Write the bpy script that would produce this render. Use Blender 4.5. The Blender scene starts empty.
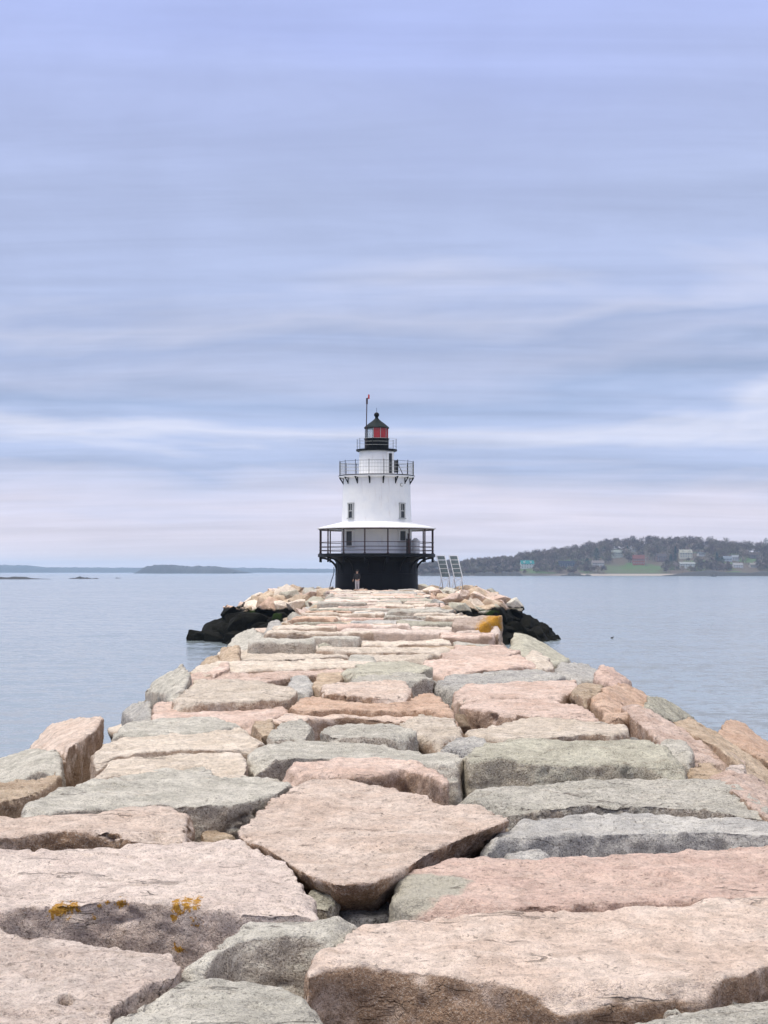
import bpy, bmesh, math, random, zlib
import numpy as np
from mathutils import Vector, Matrix

R = math.radians
random.seed(7)
sc = bpy.context.scene
col = sc.collection

# ------------------------------------------------------------------ camera
FPX = 1538.0                     # focal length in pixels of the 768 x 1024 picture
EYE = 1.70
HORIZON = 571.5
PITCH = math.atan((HORIZON - 512) / FPX)
cam = bpy.data.objects.new('camera', bpy.data.cameras.new('camera'))
col.objects.link(cam)
cam.location = (0, 0, EYE)
cam.rotation_euler = (math.pi / 2 + PITCH, 0, 0)
cam.data.sensor_fit = 'VERTICAL'
cam.data.sensor_height = 36
cam.data.lens = FPX / 1024 * 36
cam.data.clip_start = 0.1
cam.data.clip_end = 60000
sc.camera = cam

# ------------------------------------------------------------------ light
SUN_EL, SUN_AZ = 68, -100        # azimuth measured clockwise from +Y (view direction)
sun = bpy.data.objects.new('sun', bpy.data.lights.new('sun', 'SUN'))
col.objects.link(sun)
sun.data.energy = 1.5
sun.data.angle = R(22)
sun.data.color = (1.0, 0.935, 0.86)
sd = Vector((math.sin(R(SUN_AZ)) * math.cos(R(SUN_EL)), math.cos(R(SUN_AZ)) * math.cos(R(SUN_EL)), math.sin(R(SUN_EL))))
sun.rotation_euler = sd.to_track_quat('Z', 'Y').to_euler()
sun.location = sd * 60

class NT:
    """small helper for building node trees"""
    def __init__(s, tree): s.t = tree; s.n = tree.nodes; s.l = tree.links
    def new(s, typ, **kw):
        nd = s.n.new(typ)
        for k, v in kw.items():
            setattr(nd, k, v)
        return nd
    def put(s, sock, v):
        if hasattr(v, 'is_output'): s.l.new(v, sock)
        elif isinstance(v, (tuple, list)) and len(v) == 3 and sock.type == 'RGBA': sock.default_value = (*v, 1)
        else: sock.default_value = v
    def math(s, op, a, b=0.0, c=0.0, clamp=False):
        nd = s.new('ShaderNodeMath', operation=op, use_clamp=clamp)
        for i, v in enumerate((a, b, c)): s.put(nd.inputs[i], v)
        return nd.outputs[0]
    def smooth(s, v, a, b, c=0.0, d=1.0):
        nd = s.new('ShaderNodeMapRange', interpolation_type='SMOOTHSTEP')
        for i, x in enumerate((v, a, b, c, d)): s.put(nd.inputs[i], x)
        return nd.outputs[0]
    def mix(s, f, a, b, mode='MIX'):
        nd = s.new('ShaderNodeMix', data_type='RGBA', blend_type=mode)
        s.put(nd.inputs[0], f); s.put(nd.inputs[6], a); s.put(nd.inputs[7], b)
        return nd.outputs[2]
    def noise(s, vec, scale, detail=3, rough=0.55, dist=0.0):
        nd = s.new('ShaderNodeTexNoise')
        if vec is not None: s.put(nd.inputs['Vector'], vec)
        nd.inputs['Scale'].default_value = scale; nd.inputs['Detail'].default_value = detail
        nd.inputs['Roughness'].default_value = rough; nd.inputs['Distortion'].default_value = dist
        return nd.outputs[0]
    def vmul(s, v, m):
        nd = s.new('ShaderNodeVectorMath', operation='MULTIPLY'); s.put(nd.inputs[0], v); nd.inputs[1].default_value = m
        return nd.outputs[0]
    def vadd(s, a, b):
        nd = s.new('ShaderNodeVectorMath', operation='ADD'); s.put(nd.inputs[0], a); s.put(nd.inputs[1], b)
        return nd.outputs[0]
    def bump(s, h, strength, dist, normal=None):
        nd = s.new('ShaderNodeBump'); s.put(nd.inputs['Height'], h)
        nd.inputs['Strength'].default_value = strength; nd.inputs['Distance'].default_value = dist
        if normal is not None: s.put(nd.inputs['Normal'], normal)
        return nd.outputs[0]

SKYK = 0.69                      # cloud radiance against the exposure below
# world: stratus deck over a Nishita sky
W = bpy.data.worlds.new('World'); sc.world = W; W.use_nodes = True
nt = NT(W.node_tree); nt.n.clear()
tc = nt.new('ShaderNodeTexCoord').outputs['Generated']
sep = nt.new('ShaderNodeSeparateXYZ'); nt.put(sep.inputs[0], tc)
zz = nt.math('MAXIMUM', sep.outputs[2], 0.0)
zc = nt.math('ADD', zz, 0.10)
u = nt.math('DIVIDE', sep.outputs[0], zc); v = nt.math('DIVIDE', sep.outputs[1], zc)
def plane(fx, off):
    c_ = nt.new('ShaderNodeCombineXYZ'); nt.put(c_.inputs[0], nt.math('MULTIPLY', u, fx)); nt.put(c_.inputs[1], v); c_.inputs[2].default_value = off
    return c_.outputs[0]
band = nt.noise(plane(0.32, 3.7), 0.9, 4, 0.5, 0.6)
streak = nt.noise(plane(0.22, 11.2), 3.4, 6, 0.62, 0.5)
warp = nt.noise(plane(0.85, 7.1), 0.8, 4, 0.55, 0.4)
soft = nt.noise(nt.vadd(tc, (4.0, 1.0, 0.0)), 5.0, 5, 0.6, 0.6)
# layered stratus: brightness by height above the horizon, bent by noise
hgt = nt.math('ADD', zz, nt.math('MULTIPLY', nt.math('SUBTRACT', warp, 0.5), nt.smooth(zz, 0.0, 0.2, 0.060, 0.17)))
lay = nt.new('ShaderNodeValToRGB'); nt.put(lay.inputs[0], nt.math('MULTIPLY', hgt, 2.5))
STOPS = [(570, (232, 221, 228)), (545, (226, 217, 229)), (510, (216, 212, 230)), (485, (196, 201, 227)), (465, (174, 187, 221)), (445, (178, 190, 223)), (424, (206, 210, 231)), (402, (174, 187, 221)),
         (382, (160, 176, 211)), (350, (184, 193, 224)), (322, (170, 183, 218)), (298, (192, 199, 227)), (270, (175, 187, 222)), (200, (178, 190, 227)), (100, (179, 191, 234)), (0, (177, 190, 240))]
lin = lambda c_: tuple(((q / 255 + .055) / 1.055) ** 2.4 for q in c_)
els = lay.color_ramp.elements
for k_, (py_, c_) in enumerate(STOPS):
    t_ = (HORIZON - py_) / FPX; pos = max(0, t_ / math.sqrt(1 + t_ * t_)) * 2.5
    el_ = els[0] if k_ == 0 else els.new(pos)
    if k_ == 0: el_.position = pos
    el_.color = (*lin(c_), 1)
els.remove(els[-1]) if els[-1].position > 0.99 else None
cl = nt.math('ADD', nt.math('ADD', nt.math('MULTIPLY', band, 0.42), nt.math('MULTIPLY', streak, 0.36)), nt.math('MULTIPLY', soft, 0.22))
low_ = nt.new('ShaderNodeVectorMath', operation='SCALE'); nt.put(low_.inputs[0], lay.outputs[0]); nt.put(low_.inputs['Scale'], nt.smooth(cl, 0.37, 0.63, 0.88, 1.125))
low = low_.outputs[0]
low = nt.mix(nt.smooth(zz, 0.36, 0.75), low, (0.60, 0.575, 0.545))
zen = nt.new('ShaderNodeVectorMath', operation='SCALE'); nt.put(zen.inputs[0], low)
nt.put(zen.inputs['Scale'], nt.smooth(zz, 0.34, 1.0, SKYK, SKYK * 2.9))
sky = nt.new('ShaderNodeTexSky', sky_type='NISHITA', sun_disc=False)
sky.sun_elevation = R(SUN_EL); sky.sun_rotation = R(SUN_AZ)
skys = nt.new('ShaderNodeVectorMath', operation='SCALE'); nt.put(skys.inputs[0], sky.outputs[0]); skys.inputs['Scale'].default_value = 0.8
# the cloud deck is scaled by 10 because the Background strength is 0.1
cl10 = nt.new('ShaderNodeVectorMath', operation='SCALE'); nt.put(cl10.inputs[0], zen.outputs[0]); cl10.inputs['Scale'].default_value = 10.0
final = nt.mix(0.94, skys.outputs[0], cl10.outputs[0])
bg = nt.new('ShaderNodeBackground'); nt.put(bg.inputs[0], final); bg.inputs[1].default_value = 0.1
out = nt.new('ShaderNodeOutputWorld'); nt.l.new(bg.outputs[0], out.inputs[0])

vs = sc.view_settings
vs.view_transform = 'Standard'; vs.look = 'None'; vs.gamma = 1.0; vs.use_curve_mapping = False
vs.exposure = 0.66
sc.render.engine = 'CYCLES'
sc.cycles.volume_bounces = 1
sc.cycles.transparent_max_bounces = 12

# ------------------------------------------------------------------ helpers
WATER_Z = -4.3
CP, SP = math.cos(PITCH), math.sin(PITCH)

def ray(px, py):
    cx, cy = (px - 384) / FPX, (512 - py) / FPX
    return Vector((cx, CP - SP * cy, SP + CP * cy))
def at_z(px, py, z):
    d = ray(px, py); t = (z - EYE) / d.z
    return Vector((d.x * t, d.y * t, z))
def at_y(px, py, y):
    d = ray(px, py); t = y / d.y
    return Vector((d.x * t, y, EYE + d.z * t))

def tag(o, label=None, cat=None, group=None, kind=None):
    if label: o['label'] = label
    if cat: o['category'] = cat
    if group: o['group'] = group
    if kind: o['kind'] = kind
    return o
def empty(name, loc=(0, 0, 0), rz=0.0):
    o = bpy.data.objects.new(name, None); col.objects.link(o)
    o.location = loc; o.rotation_euler = (0, 0, rz); o.empty_display_size = 0.3
    return o
def link(name, me, mat=None, parent=None, loc=None):
    o = bpy.data.objects.new(name, me); col.objects.link(o)
    if mat is not None and len(me.materials) == 0: me.materials.append(mat)
    if parent is not None: o.parent = parent
    if loc is not None: o.location = loc
    return o
def from_bm(name, bm, mat=None, parent=None, smooth=False, loc=None):
    bmesh.ops.recalc_face_normals(bm, faces=bm.faces)
    me = bpy.data.meshes.new(name); bm.to_mesh(me); bm.free()
    if smooth: me.shade_smooth()
    return link(name, me, mat, parent, loc)
def box(bm, c, s, rot=None):
    M = Matrix.Translation(Vector(c))
    if rot is not None: M = M @ rot
    M = M @ Matrix.Diagonal((s[0], s[1], s[2], 1))
    return bmesh.ops.create_cube(bm, size=1.0, matrix=M)['verts']
def bar(bm, a, b, r, seg=8, r2=None):
    a, b = Vector(a), Vector(b); d = b - a
    M = Matrix.Translation((a + b) / 2) @ d.to_track_quat('Z', 'Y').to_matrix().to_4x4()
    bmesh.ops.create_cone(bm, cap_ends=True, segments=seg, radius1=r, radius2=r if r2 is None else r2, depth=d.length, matrix=M)
def lathe(bm, prof, seg=64, center=(0, 0)):
    rings = []
    for (r, z) in prof:
        if r < 1e-5: rings.append([bm.verts.new((center[0], center[1], z))])
        else: rings.append([bm.verts.new((center[0] + r * math.sin(2 * math.pi * k / seg), center[1] + r * math.cos(2 * math.pi * k / seg), z)) for k in range(seg)])
    for A, B in zip(rings[:-1], rings[1:]):
        for k in range(seg):
            k2 = (k + 1) % seg
            vsn = [A[k % len(A)], A[k2 % len(A)], B[k2 % len(B)], B[k % len(B)]]
            uq = []
            for q in vsn:
                if q not in uq: uq.append(q)
            if len(uq) > 2: bm.faces.new(uq)
def torus(bm, R0, r, z, seg=64, ms=8):
    lathe(bm, [(R0 + r * math.cos(2 * math.pi * k / ms), z + r * math.sin(2 * math.pi * k / ms)) for k in range(ms + 1)], seg)

# numpy value noise
def vnoise(P, seed=0):
    i = np.floor(P).astype(np.int64); f = P - i; uu = f * f * (3 - 2 * f)
    def h(dx, dy, dz):
        n = ((i[:, 0] + dx) * 374761393 + (i[:, 1] + dy) * 668265263 + (i[:, 2] + dz) * 1440662683 + seed * 974634521) & 0xffffffff
        n = ((n ^ (n >> 13)) * 1274126177) & 0xffffffff
        n = ((n ^ (n >> 15)) * 2246822519) & 0xffffffff
        return (n ^ (n >> 16)) / 4294967295.0
    x, y, z = uu[:, 0], uu[:, 1], uu[:, 2]
    a = h(0, 0, 0) * (1 - x) + h(1, 0, 0) * x; b = h(0, 1, 0) * (1 - x) + h(1, 1, 0) * x
    c = h(0, 0, 1) * (1 - x) + h(1, 0, 1) * x; d = h(0, 1, 1) * (1 - x) + h(1, 1, 1) * x
    return ((a * (1 - y) + b * y) * (1 - z) + (c * (1 - y) + d * y) * z) * 2 - 1
def fbm(P, octv=3, seed=0):
    s = np.zeros(len(P)); a = 1.0; t = 0
    for k in range(octv):
        s += a * vnoise(P * (2.03 ** k), seed + k * 17); t += a; a *= 0.5
    return s / t

# ------------------------------------------------------------------ materials
def principled(name):
    m = bpy.data.materials.new(name); m.use_nodes = True
    t = NT(m.node_tree); return m, t, t.n['Principled BSDF']

def plain(name, rgb, rough=0.6, metal=0.0, var=0.12, scale=3.0, bump=0.0):
    m, t, b = principled(name)
    tcn = t.new('ShaderNodeTexCoord').outputs['Object']
    n = t.noise(tcn, scale, 5, 0.6)
    f = t.smooth(n, 0.3, 0.7, 1 - var, 1 + var)
    sc_ = t.new('ShaderNodeVectorMath', operation='SCALE'); sc_.inputs[0].default_value = rgb; t.put(sc_.inputs['Scale'], f)
    t.put(b.inputs['Base Color'], sc_.outputs[0])
    b.inputs['Roughness'].default_value = rough; b.inputs['Metallic'].default_value = metal
    if bump: t.put(b.inputs['Normal'], t.bump(n, 0.5, bump))
    return m

def granite(name, light, dark, speck=0.5, brown=0.0, coarse=1.0, lichen=None, green=0.15, grey_end=None):
    """granite: bleached ground colour, mottling, crystals, cracks, rust-brown stain plus painted side shade on split faces, rockweed below the tide line"""
    m, t, b = principled(name)
    oc = t.new('ShaderNodeTexCoord').outputs['Object']
    at = t.new('ShaderNodeAttribute', attribute_name='tint')
    off = t.new('ShaderNodeVectorMath', operation='SCALE'); off.inputs[0].default_value = (37.0, 71.0, 53.0); t.put(off.inputs['Scale'], at.outputs['Fac'])
    p = t.vadd(oc, off.outputs[0])
    geo = t.new('ShaderNodeNewGeometry')
    sepn = t.new('ShaderNodeSeparateXYZ'); t.put(sepn.inputs[0], geo.outputs['Normal'])
    sepp = t.new('ShaderNodeSeparateXYZ'); t.put(sepp.inputs[0], geo.outputs['Position'])
    big = t.noise(p, 2.2, 6, 0.62, 0.4)
    c = t.mix(t.smooth(big, 0.38, 0.62), dark, light)
    # per stone variation
    sc_ = t.new('ShaderNodeVectorMath', operation='SCALE'); t.put(sc_.inputs[0], c)
    t.put(sc_.inputs['Scale'], t.smooth(at.outputs['Fac'], 0.0, 1.0, 0.84, 1.10)); c = sc_.outputs[0]
    # streaky weather stains
    st = t.noise(t.vmul(p, (0.8, 3.0, 3.0)), 2.6, 6, 0.65, 0.8)
    c = t.mix(t.smooth(st, 0.56, 0.74, 0.0, 0.5), c, (0.34, 0.26, 0.19))
    c = t.mix(t.smooth(t.noise(p, 1.1, 5, 0.6), 0.55, 0.75, 0.0, green), c, (0.27, 0.28, 0.19))
    mid_ = t.noise(p, 9.5, 6, 0.72, 0.3)
    mv = t.new('ShaderNodeVectorMath', operation='SCALE'); t.put(mv.inputs[0], c); t.put(mv.inputs['Scale'], t.smooth(mid_, 0.32, 0.66, 0.80, 1.20)); c = mv.outputs[0]
    pits = t.smooth(t.noise(p, 31, 4, 0.7), 0.39, 0.33, 0.0, 0.45)
    c = t.mix(pits, c, (0.12, 0.09, 0.07))
    # sides: rust-brown staining on split faces, also painting shade into every stone's sides
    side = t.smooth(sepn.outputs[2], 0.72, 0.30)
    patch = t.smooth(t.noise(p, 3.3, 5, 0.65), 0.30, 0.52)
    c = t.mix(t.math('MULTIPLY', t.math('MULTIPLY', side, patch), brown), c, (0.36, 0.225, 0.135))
    if grey_end:
        ge = t.new('ShaderNodeVectorMath', operation='DISTANCE'); t.put(ge.inputs[0], geo.outputs['Position']); ge.inputs[1].default_value = grey_end[0]
        c = t.mix(t.smooth(t.math('ADD', ge.outputs['Value'], t.math('MULTIPLY', t.math('SUBTRACT', big, .5), .5)), grey_end[1], grey_end[1] * .8), c, (0.48, 0.45, 0.37))
    # crystals
    pg = t.new('ShaderNodeVectorMath', operation='SCALE'); t.put(pg.inputs[0], p); t.put(pg.inputs['Scale'], t.smooth(at.outputs['Fac'], 0.0, 1.0, 0.6, 1.35)); pg = pg.outputs[0]
    sp1 = t.noise(pg, 62 * coarse, 3, 0.75)
    sp2 = t.noise(pg, 150 * coarse, 2, 0.7)
    spk = t.math('ADD', t.math('MULTIPLY', sp1, 0.55), t.math('MULTIPLY', sp2, 0.45))
    amt = t.math('MULTIPLY', t.smooth(side, 0.0, 1.0, 0.75, 1.0), speck)
    c = t.mix(t.math('MULTIPLY', t.smooth(spk, 0.475, 0.40), amt), c, (0.06, 0.05, 0.048))
    c = t.mix(t.math('MULTIPLY', t.smooth(spk, 0.53, 0.60), t.math('MULTIPLY', amt, 0.8)), c, (0.80, 0.75, 0.68))
    # hairline cracks
    cr = t.noise(t.vmul(p, (0.30, 1.6, 2.6)), 1.5, 5, 0.5, 0.2)
    ln = t.math('ABSOLUTE', t.math('SUBTRACT', cr, 0.5))
    msk = t.smooth(t.noise(p, 1.9, 2, 0.5), 0.53, 0.62)
    crack = t.math('MULTIPLY', t.smooth(ln, 0.0065, 0.0015), msk)
    c = t.mix(t.math('MULTIPLY', crack, 0.5), c, (0.07, 0.045, 0.03))
    if lichen:
        w = t.noise(p, 30.0, 5, 0.75)
        tot = None
        for (q, rad) in lichen:
            vd = t.new('ShaderNodeVectorMath', operation='DISTANCE'); t.put(vd.inputs[0], t.vmul(geo.outputs['Position'], (1, .35, 1))); vd.inputs[1].default_value = (q[0], q[1] * .35, q[2])
            k = t.smooth(t.math('ADD', vd.outputs['Value'], t.math('MULTIPLY', t.math('SUBTRACT', w, 0.5), rad * 3.6)), rad, rad * 0.72)
            tot = k if tot is None else t.math('MAXIMUM', tot, k)
        c = t.mix(t.math('MULTIPLY', tot, 0.95), c, t.mix(t.smooth(sp1, 0.35, 0.65), (0.36, 0.15, 0.010), (0.62, 0.34, 0.03)))
    # tide zone: green algae then dark rockweed
    tn = t.noise(geo.outputs['Position'], 0.55, 4, 0.6)
    zz_ = t.math('ADD', sepp.outputs[2], t.math('MULTIPLY', t.math('SUBTRACT', tn, 0.5), 1.5))
    weed = t.smooth(zz_, -1.35, -1.60)
    alg = t.math('MULTIPLY', t.smooth(t.noise(geo.outputs['Position'], 0.42, 3, 0.5), 0.56, 0.64), t.smooth(zz_, -2.5, -2.1))
    wc = t.mix(alg, t.mix(t.smooth(sp1, 0.4, 0.65), (0.006, 0.007, 0.006), (0.022, 0.019, 0.010)), (0.032, 0.060, 0.012))
    c = t.mix(weed, c, wc)
    t.put(b.inputs['Base Color'], c)
    t.put(b.inputs['Roughness'], t.smooth(weed, 0.0, 1.0, 0.9, 0.75))
    t.put(b.inputs['Specular IOR Level'], t.smooth(weed, 0.0, 1.0, 0.28, 0.10))
    h = t.math('ADD', t.math('MULTIPLY', t.noise(p, 24, 6, 0.68), 1.0), t.math('MULTIPLY', spk, 0.35))
    h = t.math('SUBTRACT', h, t.math('ADD', t.math('MULTIPLY', crack, 0.6), t.math('MULTIPLY', pits, 0.5)))
    h = t.math('ADD', h, t.math('MULTIPLY', st, 0.7))
    nb = t.bump(h, 1.0, 0.042)
    shag = t.math('MULTIPLY', t.noise(t.vmul(geo.outputs['Position'], (2.2, 2.2, 0.8)), 1.6, 7, 0.75, 0.6), weed)
    t.put(b.inputs['Normal'], t.bump(shag, 1.0, 0.55, nb))
    return m

lich = []
def make_granites():
    return {
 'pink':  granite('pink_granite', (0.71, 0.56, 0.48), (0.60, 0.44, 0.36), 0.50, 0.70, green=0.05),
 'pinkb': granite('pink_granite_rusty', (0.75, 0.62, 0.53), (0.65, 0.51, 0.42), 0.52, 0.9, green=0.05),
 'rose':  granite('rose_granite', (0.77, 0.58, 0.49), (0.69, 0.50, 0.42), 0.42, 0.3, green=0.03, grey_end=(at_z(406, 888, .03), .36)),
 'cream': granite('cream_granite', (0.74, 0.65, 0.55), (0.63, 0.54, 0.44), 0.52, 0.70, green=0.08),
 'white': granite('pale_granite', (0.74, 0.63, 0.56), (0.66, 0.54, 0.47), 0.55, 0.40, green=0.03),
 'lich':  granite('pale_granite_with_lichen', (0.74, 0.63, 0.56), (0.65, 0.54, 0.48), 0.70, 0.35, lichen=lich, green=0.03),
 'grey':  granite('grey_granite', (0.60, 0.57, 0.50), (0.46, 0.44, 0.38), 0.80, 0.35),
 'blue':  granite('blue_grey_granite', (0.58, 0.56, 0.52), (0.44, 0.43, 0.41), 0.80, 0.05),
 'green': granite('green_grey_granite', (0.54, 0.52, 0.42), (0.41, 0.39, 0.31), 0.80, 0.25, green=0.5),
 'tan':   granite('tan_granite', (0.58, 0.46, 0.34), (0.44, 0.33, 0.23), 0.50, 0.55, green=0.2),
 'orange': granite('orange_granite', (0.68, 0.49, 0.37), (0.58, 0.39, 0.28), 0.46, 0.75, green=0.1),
}
G = {}
GK = ['pink', 'pinkb', 'rose', 'cream', 'white', 'lich', 'grey', 'blue', 'green', 'tan', 'orange']

# ------------------------------------------------------------------ stones
def weathered(nm, smooth_it, amps, seed, tint):
    """round the edges of a voxel-remeshed prism and weather its surface"""
    n = len(nm.vertices)
    V = np.empty(n * 3); nm.vertices.foreach_get('co', V); V = V.reshape(-1, 3)
    E = np.empty(len(nm.edges) * 2, dtype=np.int32); nm.edges.foreach_get('vertices', E); E = E.reshape(-1, 2)
    deg = np.maximum(np.bincount(E.ravel(), minlength=n), 1)[:, None]
    for _ in range(smooth_it):
        S = np.zeros_like(V)
        for k in range(3):
            S[:, k] = np.bincount(E[:, 0], V[E[:, 1], k], n) + np.bincount(E[:, 1], V[E[:, 0], k], n)
        V = V * 0.4 + (S / deg) * 0.6
    nm.vertices.foreach_set('co', V.ravel()); nm.update()
    N = np.empty(n * 3); nm.vertices.foreach_get('normal', N); N = N.reshape(-1, 3)
    P = V + seed * 3.17
    a, b_, c_ = amps
    d = a * fbm(P * 1.5, 2, seed) + b_ * fbm(P * 4.6, 3, seed + 5) + c_ * fbm(P * 17.0, 3, seed + 9)
    # broken bedding: terraces running along x
    q = fbm(P * np.array([0.9, 2.6, 2.6]), 3, seed + 21) * 4.0
    fr = q - np.floor(q); ter = (np.floor(q) + np.clip((fr - 0.5) * 5 + 0.5, 0, 1)) / 4.0
    d += b_ * 1.3 * ter
    # open cracks
    ck = np.abs(fbm(P * np.array([0.7, 2.0, 2.6]), 4, seed + 33))
    gate = np.clip(fbm(P * 1.3, 2, seed + 41) * 4 - 0.3, 0, 1)
    d -= gate * np.clip(1 - ck / 0.035, 0, 1) * c_ * 3.2
    V = V + N * d[:, None]
    nm.vertices.foreach_set('co', V.ravel())
    at = nm.attributes.new('tint', 'FLOAT', 'POINT'); at.data.foreach_set('value', np.full(n, tint))
    nm.shade_smooth(); nm.update()
    return nm

def prism(top, depth, outset=1.05, fwd=0.0, cuts=5, rng=random, cut=(0.02, 0.09)):
    cx = sum(p.x for p in top) / len(top); cy = sum(p.y for p in top) / len(top); cz = sum(p.z for p in top) / len(top)
    bm = bmesh.new()
    T = [bm.verts.new((p.x - cx, p.y - cy, p.z - cz)) for p in top]
    B = [bm.verts.new(((p.x - cx) * outset, (p.y - cy) * outset - fwd, min(p.z - cz - depth * 0.5, -depth) + rng.uniform(-.03, .03))) for p in top]
    n = len(top)
    bm.faces.new(T); bm.faces.new(B[::-1])
    for k in range(n): bm.faces.new((T[k], T[(k + 1) % n], B[(k + 1) % n], B[k]))
    bmesh.ops.recalc_face_normals(bm, faces=bm.faces)
    bmesh.ops.triangulate(bm, faces=[f for f in bm.faces if len(f.verts) > 4], ngon_method='EAR_CLIP')
    for _ in range(cuts):
        a = rng.uniform(0, 2 * math.pi)
        nrm = Vector((math.cos(a), math.sin(a), rng.uniform(0.5, 1.6))).normalized()
        far = max(v_.co.dot(nrm) for v_ in bm.verts)
        bmesh.ops.bisect_plane(bm, geom=bm.verts[:] + bm.edges[:] + bm.faces[:], plane_co=nrm * (far - rng.uniform(*cut)), plane_no=nrm, clear_outer=True)
        bmesh.ops.holes_fill(bm, edges=[e_ for e_ in bm.edges if e_.is_boundary], sides=0)
    return bm, Vector((cx, cy, cz))

STONES = []      # (object, pixel size)
breakwater = tag(empty('breakwater', (0, 0, 0)), 'long granite block breakwater leading from the camera out to the lighthouse', 'breakwater')

QUEUE = []
def stone(kind, top, depth=0.85, outset=1.05, fwd=0.06, cuts=8, vox=None, label=None, hole=None, hidden=False):
    s = len(QUEUE) + 3
    rng = random.Random(s * 13 + 1)
    size = min(max(p.x for p in top) - min(p.x for p in top), max(p.y for p in top) - min(p.y for p in top))
    bm, c = prism(top, depth, outset, fwd, cuts, rng, (0.015, min(.085, .03 + .045 * size)))
    bmesh.ops.recalc_face_normals(bm, faces=bm.faces)
    me = bpy.data.meshes.new('tmp'); bm.to_mesh(me); bm.free()
    o = bpy.data.objects.new('tmp', me); col.objects.link(o)
    d = max(3.0, c.y)
    md = o.modifiers.new('r', 'REMESH'); md.mode = 'VOXEL'; md.voxel_size = vox or min(0.075, max(0.019, d * 0.0019))
    w = max(p.x for p in top) - min(p.x for p in top)
    QUEUE.append((o, kind, c, d, s, rng.random(), label, hole, 0 if hidden else w * FPX / d))
def build_stones():
    dg = bpy.context.evaluated_depsgraph_get(); dg.update()
    done = [bpy.data.meshes.new_from_object(q[0].evaluated_get(dg)) for q in QUEUE]
    for me, (tmp, kind, c, d, s, tint, label, hole, px) in zip(done, QUEUE):
        bpy.data.objects.remove(tmp)
        a = (0.026, 0.028, 0.017) if d < 12 else (0.022, 0.030, 0.020) if d < 22 else (0.022, 0.034, 0.026)
        weathered(me, 1 if d < 10 else 0, a, s, tint)
        if hole:
            hp = at_z(*hole, c.z) - c
            for v_ in me.vertices:
                q_ = math.hypot((v_.co.x - hp.x) * 1.5 + (v_.co.y - hp.y) * .25, (v_.co.y - hp.y) * .55)
                if q_ < .046 and v_.co.z > -.25: v_.co.z -= .45 * min(1, (.046 - q_) / .010)
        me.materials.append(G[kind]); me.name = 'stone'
        o = link('stone', me, None, breakwater, c)
        STONES.append([o, px])
        if label: o['label'] = label

def pts(txt, z):
    r = []
    for q in txt.split():
        f = [float(x) for x in q.split(',')]
        r.append(at_z(f[0], f[1], f[2] if len(f) > 2 else z))
    return r

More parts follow.
